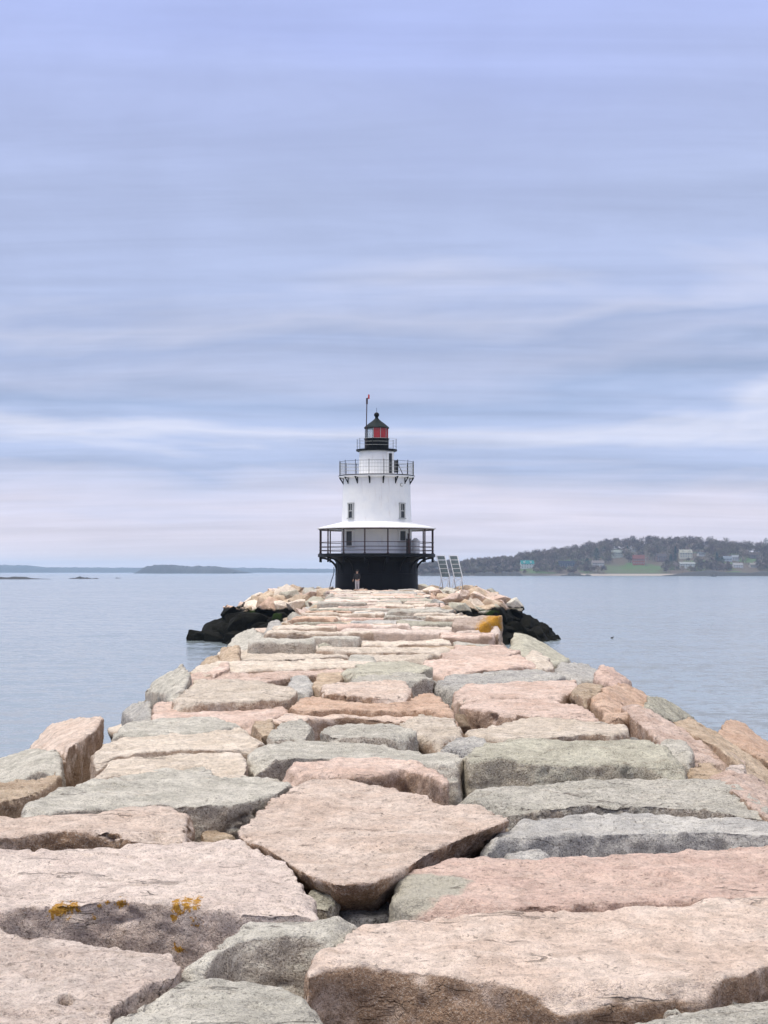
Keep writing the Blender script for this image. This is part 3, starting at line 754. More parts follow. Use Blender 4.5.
ca = lat('caisson', [(0, -1.6), (3.86, -1.6), (3.83, 0), (3.80, 1.4), (3.83, 1.42), (3.83, 1.50), (3.78, 1.52), (3.78, 2.55), (3.9, 2.72), (4.05, 2.98), (0, 2.98)], caisson_m)
for k in range(24):
    bm = bmesh.new(); a = 2 * math.pi * (k + .5) / 24
    bar(bm, cyl_pt(3.80, a, -1.2), cyl_pt(3.77, a, 2.5), .035, 6); lpart('plate_seam', bm, caisson_m, ca)
gd = lat('gallery_deck', [(0, 3.0), (5.3, 3.0), (5.42, 3.03), (5.42, 3.30), (5.3, 3.33), (0, 3.33)], black_m)
for k in range(16):
    a = 2 * math.pi * (k + .5) / 16
    bm = bmesh.new()
    prv = None
    for q in range(9):       # curved bracket arm
        th = q / 8 * math.pi / 2
        p = cyl_pt(3.74 + 1.55 * (1 - math.cos(th)), a, 1.75 + 1.2 * math.sin(th))
        if prv is not None: bar(bm, prv, p, .085, 6)
        prv = p
    bar(bm, cyl_pt(5.27, a, 2.55), cyl_pt(5.27, a, 3.0), .09, 6)
    lpart('bracket', bm, black_m)
    bm = bmesh.new(); bar(bm, cyl_pt(5.27, a, 3.33), cyl_pt(5.27, a, 5.60), .062, 8)
    box(bm, cyl_pt(5.27, a, 3.37), (.2, .2, .07)); lpart('gallery_post', bm, rust_m)
for z in (3.62, 3.95, 4.36):
    bm = bmesh.new(); torus(bm, 5.27, .032, z, 64, 6); lpart('gallery_rail', bm, rust_m)
bm = bmesh.new(); torus(bm, 5.27, .07, 5.55, 64, 6); lpart('eave_beam', bm, rust_m)
lat('gallery_roof', [(3.0, 5.60), (5.40, 5.58), (5.50, 5.61), (5.50, 5.69), (3.22, 6.24), (3.0, 6.26)], roof_m)
tower = lat('tower', [(0, 3.33), (3.28, 3.33), (3.22, 6.3), (3.10, 10.28), (0, 10.28)], white_m, seg=96)
for z in (4.6, 7.3, 8.8):
    r = 3.28 - (z - 3.33) * .0259
    bm = bmesh.new(); torus(bm, r, .018, z, 96, 6); lpart('plate_joint', bm, white_m, tower, True)

def wall_window(r, px, z0, z1, w, frame_mat, pane_mat, name='window', sash=True):
    a = math.asin((px - 376.6) / 10.83 / r)
    root_bm = bmesh.new(); rot = Matrix.Rotation(a, 4, 'Z'); c = cyl_pt(r, a, (z0 + z1) / 2)
    hh = z1 - z0
    def bx(bm, lx, ly, lz, s): box(bm, c + rot.to_3x3() @ Vector((lx, ly, lz)), s, rot)
    for sx in (-1, 1): bx(root_bm, sx * (w / 2 + .05), -.02, 0, (.12, .28, hh + .2))
    bx(root_bm, 0, -.05, -(hh / 2 + .07), (w + .36, .32, .11)); bx(root_bm, 0, -.03, hh / 2 + .06, (w + .3, .28, .12))
    f = lpart(name, root_bm, frame_mat)
    bm = bmesh.new(); bx(bm, 0, .02, 0, (w - .02, .22, hh - .01)); lpart('pane', bm, pane_mat, f)
    if sash:
        bm = bmesh.new(); bx(bm, 0, -.02, 0, (w - .03, .24, .08)); lpart('sash_bar', bm, frame_mat, f)
        bm = bmesh.new(); bx(bm, 0, -.02, hh * .25 + .02, (.05, .235, hh * .5 - .06)); lpart('sash_bar', bm, frame_mat, f)
    return f
Z = lambda py: EYE - (py - HORIZON) / 10.83
wall_window(3.14, 352, Z(518.6), Z(505), .48, frame_m, pane_m)
wall_window(3.14, 401.3, Z(518.6), Z(505), .48, frame_m, pane_m)
wall_window(3.25, 350.8, Z(546), Z(531.8), .80, white_m, dark_m, 'door', False)
wall_window(3.25, 401.5, Z(541), Z(531.8), .74, white_m, dark_m, 'window', False)
bm = bmesh.new(); a = math.asin((401 - 376.6) / 10.83 / 3.12)
bar(bm, cyl_pt(3.05, a, Z(486)), cyl_pt(3.22, a, Z(486)), .17, 14); pt = lpart('vent_ring', bm, frame_m)
bm = bmesh.new(); bar(bm, cyl_pt(3.1, a, Z(486)), cyl_pt(3.235, a, Z(486)), .11, 14); lpart('vent_cover', bm, white_m, pt)
# things standing on the gallery
bm = bmesh.new(); a = math.asin((408 - 376.6) / 10.83 / 4.0)
box(bm, cyl_pt(4.0, a, 4.0), (.42, .4, 1.34)); bar(bm, cyl_pt(4.0, a, 4.6), cyl_pt(4.0, a, 5.15), .1, 10); lpart('gallery_locker', bm, dark_m)
bm = bmesh.new(); a = R(66); bar(bm, cyl_pt(3.9, a, 3.33), cyl_pt(3.9, a, 4.55), .38, 16); bar(bm, cyl_pt(3.9, a, 4.5), cyl_pt(3.9, a, 4.75), .38, 16, .12); lpart('water_tank', bm, white_m)
# watch gallery
lat('watch_deck', [(0, 10.28), (3.30, 10.28), (3.50, 10.36), (3.50, 10.55), (0, 10.55)], white_m)
bm = bmesh.new(); torus(bm, 3.49, .045, 10.50, 64, 6); lpart('watch_deck_edge', bm, black_m)
for k in range(16):
    a = 2 * math.pi * (k + .5) / 16
    bm = bmesh.new()
    bar(bm, cyl_pt(3.10, a, 9.75), cyl_pt(3.46, a, 10.30), .055, 6); bar(bm, cyl_pt(3.12, a, 9.7), cyl_pt(3.12, a, 10.28), .06, 6); bar(bm, cyl_pt(3.12, a, 10.31), cyl_pt(3.5, a, 10.31), .06, 6)
    lpart('bracket', bm, black_m)
    bm = bmesh.new(); bar(bm, cyl_pt(3.44, a, 10.5), cyl_pt(3.44, a, 11.88), .032, 6); lpart('watch_post', bm, black_m)
for z in (10.85, 11.18, 11.50, 11.78):
    bm = bmesh.new(); torus(bm, 3.44, .017, z, 64, 5); lpart('watch_rail', bm, black_m if z > 11.6 else frame_m)
for k in range(80):
    a = 2 * math.pi * (k + .5) / 80
    if k % 5 != 2 and abs(math.sin(a)) < 1.1:
        bm = bmesh.new(); bar(bm, cyl_pt(3.44, a, 10.5), cyl_pt(3.44, a, 11.78), .010, 4); lpart('baluster', bm, frame_m)
lat('watch_room', [(0, 10.55), (1.62, 10.55), (1.60, 12.78), (0, 12.78)], white_m)
wall_window(1.60, 389.3, 10.72, 12.55, .50, white_m, dark_m, 'door', False)
bm = bmesh.new(); box(bm, Vector(((396 - 376.6) / 10.83, -2.1, 11.25)), (.40, .4, 1.1)); lpart('equipment_box', bm, dark_m)
bm = bmesh.new(); x0 = (397.5 - 376.6) / 10.83
for s_ in (-.12, .12): bar(bm, (x0 - .1, -2.5 + s_, 11.75), (x0 + .45, -2.5 + s_, 10.56), .03, 6)
for q in range(5): bar(bm, (x0 - .1 + .55 * (q + .5) / 5, -2.62, 11.75 - 1.19 * (q + .5) / 5), (x0 - .1 + .55 * (q + .5) / 5, -2.38, 11.75 - 1.19 * (q + .5) / 5), .022, 6)
lpart('step_ladder', bm, dark_m)
# lantern
lat('lantern_deck', [(0, 12.78), (1.80, 12.78), (1.90, 12.83), (1.90, 12.97), (0, 12.97)], black_m)
for k in range(8):
    a = 2 * math.pi * (k + .5) / 8 + R(56)
    bm = bmesh.new(); bar(bm, cyl_pt(1.84, a, 12.95), cyl_pt(1.84, a, 13.95), .024, 6); lpart('lantern_post', bm, black_m)
for z in (13.3, 13.62, 13.92):
    bm = bmesh.new(); torus(bm, 1.84, .013, z, 48, 5); lpart('lantern_rail', bm, frame_m)
lat('lantern_parapet', [(0, 12.97), (1.12, 12.97), (1.12, 13.90), (1.18, 13.92), (1.18, 13.98), (0, 13.98)], black_m)
N = 10
for k in range(N):
    a0, a1 = 2 * math.pi * (k - .444) / N, 2 * math.pi * (k + .556) / N
    am = (a0 + a1) / 2
    amd = (math.degrees(am) + 180) % 360 - 180
    bm = bmesh.new(); rr = 1.05
    p = [cyl_pt(rr, a0, 13.98), cyl_pt(rr, a1, 13.98), cyl_pt(rr, a1, 14.93), cyl_pt(rr, a0, 14.93)]
    inn = [cyl_pt(rr - .02, a0, 13.98), cyl_pt(rr - .02, a1, 13.98), cyl_pt(rr - .02, a1, 14.93), cyl_pt(rr - .02, a0, 14.93)]
    vv = [bm.verts.new(q) for q in p + inn]
    for f in ((0, 1, 2, 3), (7, 6, 5, 4), (0, 4, 5, 1), (1, 5, 6, 2), (2, 6, 7, 3), (3, 7, 4, 0)): bm.faces.new([vv[i] for i in f])
    red = -8 < amd < 150
    lpart('lantern_pane', bm, red_m if red else clear_m)
    bm = bmesh.new(); bar(bm, cyl_pt(1.06, a0, 13.96), cyl_pt(1.06, a0, 14.95), .028, 6); lpart('mullion', bm, black_m if not red else frame_m)
lat('lens', [(0, 13.98), (.22, 13.98), (.22, 14.15), (.30, 14.2), (.34, 14.45), (.30, 14.7), (.2, 14.78), (0, 14.78)], clear_m)
dark_roof = dull(plain('dark_lantern_roof', (0.010, 0.016, 0.018), .5, 0, .3), .08)
lr = lat('lantern_roof', [(0, 14.93), (1.20, 14.93), (1.22, 14.98), (1.16, 15.05), (.80, 15.35), (.45, 15.60), (.22, 15.80), (.16, 15.90), (.15, 16.0), (0, 16.0)], dark_roof, seg=10)
lat('ventilator_ball', [(0, 15.95), (.14, 15.99), (.23, 16.10), (.25, 16.2), (.21, 16.33), (.1, 16.42), (0, 16.43)], black_m, lr, 24)
bm = bmesh.new(); bar(bm, (0, 0, 16.4), (0, 0, 16.85), .018, 6); lpart('spike', bm, black_m, lr)
bm = bmesh.new(); x0 = (366 - 376.6) / 10.83; x1 = (367 - 376.6) / 10.83
bar(bm, (x0, -.9, 12.97), (x1, -.9, 17.55), .045, 8); bar(bm, (x1, -.9, 17.1), (x1, -.9, 17.65), .085, 8)
mast = lpart('mast', bm, rust_m)
bm = bmesh.new(); bar(bm, (x1, -.9, 17.55), (x1 + .13, -.9, 17.72), .04, 6); lpart('mast_arm', bm, dark_m, mast)
bm = bmesh.new(); box(bm, (x1 + .17, -.9, 17.78), (.15, .2, .42)); bmesh.ops.bevel(bm, geom=bm.edges[:], offset=.03, segments=2, affect='EDGES')
lpart('mast_beacon', bm, plain('red_beacon', (0.55, 0.05, 0.04), .4), mast)

# hose hanging from the gallery at the left of the base
bm = bmesh.new(); prv = None
for q in range(11):
    tq = q / 10; p = Vector((LX - 3.88 - .42 * tq ** 1.6 + .05 * math.sin(tq * 7), LY - 2.2, 2.1 - 2.15 * tq))
    if prv is not None: bar(bm, prv, p, .035, 6)
    prv = p
hose = from_bm('mooring_rope', bm, dark_m); tag(hose, 'dark rope hanging down beside the black lighthouse base', 'rope')

# ------------------------------------------------------------------ slanted panel stands right of the lighthouse
metal_m = plain('pale_galvanised_metal', (0.66, 0.67, 0.68), .45, .3, .15)
panel_m = plain('dark_blue_green_panel', (0.075, 0.105, 0.115), .3, 0, .2)
def panel_stand(xl, label):
    Y = 139.0
    p0 = at_y(xl, 577, Y); root = tag(empty('panel_stand', (p0.x, Y, 0)), label, 'panel stand', 'slanted panel stands beside the lighthouse')
    w = .74; base = p0.z; L = 1.95; dx = -.42; dy = .75
    A = Vector((0, 0, base)); B = Vector((dx, dy, base + L))
    for s_ in (0, 1):
        bm = bmesh.new(); bar(bm, A + Vector((s_ * w, 0, 0)), B + Vector((s_ * w, 0, 0)), .04, 6); from_bm('rail', bm, metal_m, root)
    n = 5
    d = B - A; ux = Vector((1, 0, 0)); nrm = ux.cross(d).normalized()
    for k in range(n):
        bm = bmesh.new()
        a, b_ = A + d * ((k + .08) / n), A + d * ((k + .86) / n)
        q = [a + ux * .05, a + ux * (w - .05), b_ + ux * (w - .05), b_ + ux * .05]
        vv = [bm.verts.new(x) for x in q] + [bm.verts.new(x - nrm * .04) for x in q]
        for f in ((0, 1, 2, 3), (7, 6, 5, 4), (0, 4, 5, 1), (1, 5, 6, 2), (2, 6, 7, 3), (3, 7, 4, 0)): bm.faces.new([vv[i] for i in f])
        from_bm('panel', bm, panel_m, root)
        bm = bmesh.new(); e_ = A + d * ((k + .95) / n); bar(bm, e_, e_ + ux * w, .022, 6); from_bm('rung', bm, metal_m, root)
    for s_, (fx, fy) in enumerate(((-.28, -.2), (.32, -.2), (.25, .9), (.85, .9))):
        st = (A if s_ < 2 else A + d * .25) + ux * (w if s_ % 2 else 0)
        bm = bmesh.new(); bar(bm, st, Vector((fx, fy, -.25)), .042, 6); from_bm('leg', bm, metal_m, root)
    bm = bmesh.new(); bar(bm, A, A + ux * w + Vector((0, 0, -.45)), .022, 6); bar(bm, A + ux * w, A + Vector((0, 0, -.45)), .022, 6); from_bm('cross_brace', bm, metal_m, root)
panel_stand(441.5, 'slanted stack of dark panels on metal legs, nearer the lighthouse')
panel_stand(454.2, 'slanted stack of dark panels on metal legs, farther right from the lighthouse')

# ------------------------------------------------------------------ person
def skin_mesh(name, nodes, edges, mat, parent=None, sub=2, root=0):
    me = bpy.data.meshes.new(name); me.from_pydata([n[:3] for n in nodes], edges, [])
    o = bpy.data.objects.new(name, me); col.objects.link(o)
    md = o.modifiers.new('skin', 'SKIN'); md.use_smooth_shade = True
    sv = me.skin_vertices[0].data if me.skin_vertices else None
    if sv is None:
        bm = bmesh.new(); bm.from_mesh(me); bm.verts.layers.skin.verify(); bm.to_mesh(me); bm.free(); sv = me.skin_vertices[0].data
    for i, n in enumerate(nodes):
        r = n[3]; sv[i].radius = (r, r * (n[4] if len(n) > 4 else 1)); sv[i].use_root = (i == root)
    s2 = o.modifiers.new('sub', 'SUBSURF'); s2.levels = sub; s2.render_levels = sub
    dg = bpy.context.evaluated_depsgraph_get(); dg.update()
    nm = bpy.data.meshes.new_from_object(o.evaluated_get(dg)); bpy.data.objects.remove(o)
    nm.name = name; nm.materials.clear(); nm.materials.append(mat); nm.shade_smooth()
    return link(name, nm, None, parent)
pp = at_z(357.2, 591.3, 0.02)
per = tag(empty('person', (pp.x, pp.y, .03), R(-14)), 'person in a dark jacket and cap with pale trousers standing before the lighthouse', 'person')
skin_m = plain('skin', (0.48, 0.30, 0.22), .55, 0, .08); jack_m = plain('black_jacket_cloth', (0.014, 0.014, 0.017), .85, 0, .3, 8)
trou_m = plain('pale_grey_trouser_cloth', (0.40, 0.38, 0.40), .9, 0, .15, 8); shoe_m = plain('brown_boot_leather', (0.10, 0.06, 0.035), .7)
# x to the picture's right, -y towards the camera
NB = [(0, 0, .95, .13, .8), (0, 0, 1.15, .125, .8), (0, 0, 1.38, .14, .75), (0, -.005, 1.50, .055), (0, -.02, 1.57, .06), (0, -.03, 1.66, .085), (0, -.02, 1.74, .075),
      (-.19, 0, 1.43, .05), (-.26, .0, 1.16, .042), (-.32, -.10, .95, .03), (-.335, -.13, .89, .032, .6),
      (.19, 0, 1.43, .05), (.25, .03, 1.16, .042), (.20, -.12, .98, .03), (.18, -.16, .95, .032, .6),
      (-.10, 0, .88, .085), (-.105, -.01, .50, .058), (-.11, .02, .10, .042), (-.115, -.12, .04, .04),
      (.10, 0, .88, .085), (.105, -.02, .50, .058), (.11, .01, .10, .042), (.12, -.13, .04, .04)]
EB = [(0, 1), (1, 2), (2, 3), (3, 4), (4, 5), (5, 6), (2, 7), (7, 8), (8, 9), (9, 10), (2, 11), (11, 12), (12, 13), (13, 14), (0, 15), (15, 16), (16, 17), (17, 18), (0, 19), (19, 20), (20, 21), (21, 22)]
for h_, dx in ((10, -1), (14, -1)):      # four fingers and a thumb on each hand
    hx, hy, hz = NB[h_][:3]
    for q in range(4):
        i = len(NB); fy = hy - .02 + .018 * q; L = (.06, .072, .07, .055)[q]
        NB += [(hx + dx * .005, fy, hz - .035, .009), (hx + dx * .008, fy - .008, hz - .035 - L * .55, .008), (hx + dx * .002 - dx * .01, fy - .014, hz - .035 - L, .007)]
        EB += [(h_, i), (i, i + 1), (i + 1, i + 2)]
    i = len(NB); NB += [(hx - dx * .01, hy - .035, hz - .01, .010), (hx - dx * .015, hy - .05, hz - .05, .008)]; EB += [(h_, i), (i, i + 1)]
skin_mesh('body', NB, EB, skin_m, per)
skin_mesh('jacket', [(0, 0, .90, .175, .75), (0, 0, 1.12, .165, .78), (0, 0, 1.36, .175, .74), (0, 0, 1.48, .085), (-.20, 0, 1.43, .075), (-.265, 0, 1.16, .063), (-.315, -.09, .98, .05), (.20, 0, 1.43, .075), (.255, .03, 1.16, .063), (.205, -.11, 1.0, .05)],
          [(0, 1), (1, 2), (2, 3), (2, 4), (4, 5), (5, 6), (2, 7), (7, 8), (8, 9)], jack_m, per)
skin_mesh('trousers', [(0, 0, .95, .14, .8), (-.10, 0, .84, .105), (-.105, -.01, .50, .078), (-.11, .02, .12, .068), (.10, 0, .84, .105), (.105, -.02, .50, .078), (.11, .01, .12, .068)],
          [(0, 1), (1, 2), (2, 3), (0, 4), (4, 5), (5, 6)], trou_m, per)
for s_ in (-1, 1):
    skin_mesh('boot', [(s_ * .112, .03, .10, .05), (s_ * .112, .02, .045, .05), (s_ * .12, -.10, .03, .045), (s_ * .125, -.16, .028, .035)], [(0, 1), (1, 2), (2, 3)], shoe_m, per)
bm = bmesh.new(); lathe(bm, [(.105, 1.68), (.11, 1.72), (.095, 1.79), (.05, 1.83), (0, 1.84)], 16, (0, -.02)); box(bm, (0, -.14, 1.685), (.15, .11, .015)); from_bm('cap', bm, jack_m, per, True)
bm = bmesh.new()
for s_ in (-1, 1): box(bm, (s_ * .032, -.113, 1.655), (.026, .012, .012))
from_bm('eyes', bm, dark_m, per)
bm = bmesh.new(); bar(bm, (0, -.105, 1.665), (0, -.135, 1.625), .011, 6, .016); from_bm('nose', bm, skin_m, per)
bm = bmesh.new(); box(bm, (0, -.104, 1.595), (.05, .012, .011)); from_bm('mouth', bm, plain('lips', (.35, .14, .12)), per)
bm = bmesh.new()
for s_ in (-1, 1): box(bm, (s_ * .088, -.02, 1.645), (.018, .035, .055))
from_bm('ears', bm, skin_m, per)

# ------------------------------------------------------------------ sea bird and boat
duck_m = plain('dark_brown_plumage', (0.03, 0.025, 0.022), .8, 0, .3, 12)
dp = at_z(612, 638.3, WATER_Z)
dk = tag(empty('sea_bird', dp, R(20)), 'small dark sea bird floating right of the mound', 'bird')
skin_mesh('body', [(-.20, 0, .07, .03), (-.11, 0, .06, .075), (.02, 0, .06, .09), (.14, 0, .08, .06), (.18, 0, .16, .032), (.20, 0, .22, .04), (.25, 0, .215, .02), (.29, 0, .205, .010)], [(k, k + 1) for k in range(7)], duck_m, dk, 2, 2)
dk.scale = (.75, .75, .75)
bp = at_z(714, 576.6, WATER_Z)
bt = tag(empty('motor_boat', bp, R(8)), 'small dark motor boat off the far shore', 'boat')
hull_m = plain('dark_hull', (.03, .035, .045), .4)
bm = bmesh.new(); sec = [(-3, 1.0, .9), (-1, 1.15, .95), (1.2, 1.0, 1.05), (2.6, .45, 1.25), (3.2, .03, 1.35)]
rw = []
for x, w, h_ in sec: rw.append([bm.verts.new((x, -w, h_)), bm.verts.new((x, -w * .75, -.2)), bm.verts.new((x, w * .75, -.2)), bm.verts.new((x, w, h_))])
for A, B in zip(rw[:-1], rw[1:]):
    for k in range(4): bm.faces.new((A[k], A[(k + 1) % 4], B[(k + 1) % 4], B[k]))
bm.faces.new(rw[0]); bm.faces.new(rw[-1][::-1]); from_bm('hull', bm, hull_m, bt)
bm = bmesh.new(); box(bm, (.2, 0, 1.5), (1.6, 1.3, 1.1)); bmesh.ops.bevel(bm, geom=bm.edges[:], offset=.15, segments=2, affect='EDGES'); from_bm('cabin', bm, plain('boat_cabin', (.25, .25, .27)), bt)

# ------------------------------------------------------------------ far shore on the right
D = 2200.0
def lerp_tab(x, tab):
    for (a, b_), (c_, d_) in zip(tab[:-1], tab[1:]):
        if x <= c_: return b_ + (d_ - b_) * max(0, (x - a)) / (c_ - a)
    return tab[-1][1]
PROF = [(395, 0), (425, .18), (450, .26), (480, .33), (520, .44), (550, .58), (580, .74), (610, .92), (640, 1.0), (700, .98), (740, .84), (800, .74), (900, .9), (1000, .6), (1100, .2), (1150, 0)]
def shore_z(x, s):
    px = 384 + x / (D + s) * FPX
    f = lerp_tab(px, PROF)
    hill = lerp_tab(s, [(-10, -1.2), (0, -.3), (14, 1.6), (30, 4.5), (70, 11), (190, 36), (320, 48), (500, 46), (700, -5)])
    g = max(f, .22) if s < 40 else f
    return WATER_Z + (hill * g if hill > 0 else hill)
gx = np.arange(-40, 1180, 12.0); gs = np.array([-10, -4, 2, 8, 16, 26, 38, 52, 70, 95, 120, 150, 190, 240, 300, 380, 480, 600, 700.0])
V = []
for s in gs:
    for x in gx:
        j = 6 * math.sin(x * .021) + 4 * math.sin(x * .057 + 1) + 3 * math.sin(x * .13)
        z = shore_z(x, s) + .5 * math.sin(x * .09 + s * .05) * (s > 20)
        edge = max(0, min(1, (x - 15) / 60)) * max(0, min(1, (1150 - x) / 80))
        if s < 0: z = WATER_Z - 1.2
        V.append((x, D + s + j, WATER_Z - .8 + (z - WATER_Z + .8) * edge))
nx = len(gx)
F = [(a * nx + k, a * nx + k + 1, (a + 1) * nx + k + 1, (a + 1) * nx + k) for a in range(len(gs) - 1) for k in range(nx - 1)]
land_m, t, b = principled('shore_ground')
po = t.new('ShaderNodeNewGeometry').outputs['Position']
sp_ = t.new('ShaderNodeSeparateXYZ'); t.put(sp_.inputs[0], po)
n1 = t.noise(po, 0.016, 4, 0.6); n2 = t.noise(po, 0.15, 4, 0.6)
c = t.mix(t.smooth(n1, .53, .58), (0.085, 0.064, 0.050), (0.055, 0.105, 0.030))
lx = t.math('ADD', sp_.outputs[0], t.math('MULTIPLY', t.math('SUBTRACT', n2, .5), 60))
lawn = t.math('MULTIPLY', t.smooth(lx, 312, 330), t.smooth(lx, 415, 395))
c = t.mix(t.math('MULTIPLY', lawn, t.smooth(sp_.outputs[2], 14, 8, 0, .7)), c, (0.062, 0.105, 0.034))
c = t.mix(t.smooth(n2, .45, .7, 0, .5), c, (0.06, 0.06, 0.035))
sand = t.math('MULTIPLY', t.smooth(sp_.outputs[2], -1.2, -2.2), t.math('MULTIPLY', t.smooth(sp_.outputs[0], 225, 300), t.smooth(sp_.outputs[0], 470, 420)))
c = t.mix(t.smooth(sp_.outputs[2], -.6, -1.6), c, t.mix(sand, (0.075, 0.065, 0.058), (0.30, 0.26, 0.23)))
t.put(b.inputs['Base Color'], c); b.inputs['Roughness'].default_value = 1.0
me = bpy.data.meshes.new('far_shore'); me.from_pydata(V, [], F); me.shade_smooth()
tag(link('far_shore', me, land_m), 'wooded shore with houses across the water on the right', kind='structure')
def shore_hit(px, py):
    d = ray(px, py); best = None
    for s in np.arange(2, 420, 2.0):
        t_ = (D + s) / d.y; z = EYE + d.z * t_
        if shore_z(d.x * t_, s) >= z: return Vector((d.x * t_, D + s, shore_z(d.x * t_, s)))
    t_ = (D + 200) / d.y
    return Vector((d.x * t_, D + 200, shore_z(d.x * t_, 200)))

glass_far = plain('far_window_glass', (0.05, 0.06, 0.075), .15)
trim_m = plain('white_trim', (.72, .72, .72), .6)
def house(px, py, wpx, hpx, wall, roof, label, rz=0.0, dormer=False, floors=2):
    c = shore_hit(px, py); k = (c.y) / FPX
    w, h = wpx * k, hpx * k
    dep = min(w * .8, 11); eave = h * .58
    r = tag(empty('house', c, rz), label, 'house', 'houses on the far shore')
    wm_ = plain('house_wall', tuple(q_ * .82 for q_ in wall), .8, 0, .06); rm_ = dull(plain('house_roof', tuple(q_ * .55 for q_ in roof), .9, 0, .12))
    bm = bmesh.new(); box(bm, (0, 0, eave / 2 - 1.5), (w, dep, eave + 3)); from_bm('wall', bm, wm_, r)
    bm = bmesh.new()
    o = .5
    pr = [(-dep / 2 - o, eave - .1), (0, h), (dep / 2 + o, eave - .1), (dep / 2 + o, eave - .45), (0, h - .45), (-dep / 2 - o, eave - .45)]
    L = [bm.verts.new((-w / 2 - o, a, b_)) for a, b_ in pr]; Q = [bm.verts.new((w / 2 + o, a, b_)) for a, b_ in pr]
    bm.faces.new(L); bm.faces.new(Q[::-1])
    for i in range(6): bm.faces.new((L[i], L[(i + 1) % 6], Q[(i + 1) % 6], Q[i]))
    rf = from_bm('roof', bm, rm_, r)
    bm = bmesh.new()      # gable ends
    for s_ in (-1, 1):
        vv = [bm.verts.new((s_ * (w / 2 - .01), -dep / 2, eave - .3)), bm.verts.new((s_ * (w / 2 - .01), dep / 2, eave - .3)), bm.verts.new((s_ * (w / 2 - .01), 0, h - .45))]
        vv2 = [bm.verts.new((v_.co.x - s_ * .3, v_.co.y, v_.co.z)) for v_ in vv]
        bm.faces.new(vv); bm.faces.new(vv2[::-1])
        for i in range(3): bm.faces.new((vv[i], vv[(i + 1) % 3], vv2[(i + 1) % 3], vv2[i]))
    from_bm('gable', bm, wm_, r)
    bm = bmesh.new(); box(bm, (w * .22, .4, h + .3), (.9, .9, 2.2)); from_bm('chimney', bm, plain('chimney_brick', (.22, .10, .07)), rf)
    n = max(3, int(w / 3.4))
    for fl in range(floors):
        zc_ = eave * (fl + .55) / floors
        for i in range(n):
            x = (i + .5) / n * w - w / 2
            bm = bmesh.new(); box(bm, (x, -dep / 2 - .06, zc_), (1.35, .16, min(1.9, eave / floors * .62))); f = from_bm('window', bm, trim_m, r)
            bm = bmesh.new(); box(bm, (x, -dep / 2 - .12, zc_), (1.0, .12, min(1.55, eave / floors * .50))); from_bm('pane', bm, glass_far, f)
    if dormer:
        for s_ in (-.25, .25):
            bm = bmesh.new(); box(bm, (s_ * w, -dep * .28, eave + (h - eave) * .45), (2.2, dep * .3, (h - eave) * .6)); dm = from_bm('dormer', bm, wm_, rf)
    return r
HS = [
 (527, 568.6, 13, 8.2, (.70, .74, .72), (.04, .30, .30), 'white house with a teal roof nearest the lighthouse', .1, True),
 (567, 567.6, 17, 6.8, (.07, .08, .13), (.05, .055, .09), 'long dark navy house low above the beach', 0, False),
 (597.5, 566.6, 12, 6.0, (.60, .58, .56), (.28, .25, .25), 'pale grey cottage by the end of the beach', .1, False),
 (617, 556.6, 11, 6.6, (.50, .54, .48), (.36, .40, .38), 'pale green house up the slope behind the lawn', 0, False),
 (638.5, 564.5, 11.5, 9.4, (.36, .13, .10), (.24, .10, .09), 'red brick house with white windows above the lawn', -.1, False),
 (632.5, 552.5, 6.5, 4.8, (.66, .66, .66), (.30, .31, .35), 'small white house high behind the red brick house', 0, False),
 (661, 561.0, 10, 7.2, (.22, .15, .14), (.13, .11, .12), 'brown house with white windows beside the evergreen', .1, False),
 (685.5, 557.6, 12.5, 8.0, (.66, .65, .54), (.48, .48, .42), 'large cream house in the middle of the slope', 0, True),
 (687, 567.0, 15, 5.0, (.68, .70, .68), (.42, .45, .45), 'long low white house below the large cream house', 0, False),
 (701, 556.8, 6.5, 4.8, (.62, .62, .62), (.16, .17, .19), 'small white house just right of the large cream house', .2, False),
 (727.5, 562.6, 8.5, 6.4, (.44, .48, .54), (.26, .30, .36), 'blue-grey house beside the dark evergreens', -.15, False),
 (735, 561.0, 7, 5.8, (.62, .63, .66), (.36, .38, .42), 'pale house just right of the blue-grey house', .1, False),
 (737.5, 568.6, 9.5, 5.6, (.74, .74, .74), (.40, .40, .42), 'white house low by the shore rocks at right', 0, False),
 (755, 558.6, 12, 5.6, (.13, .09, .09), (.11, .085, .085), 'dark brown house high on the slope at far right', 0, False),
 (753, 567.4, 7, 4.4, (.48, .45, .40), (.36, .34, .32), 'tan cottage low at far right by the lawn', .1, False),
]
for hs in HS: house(*hs)

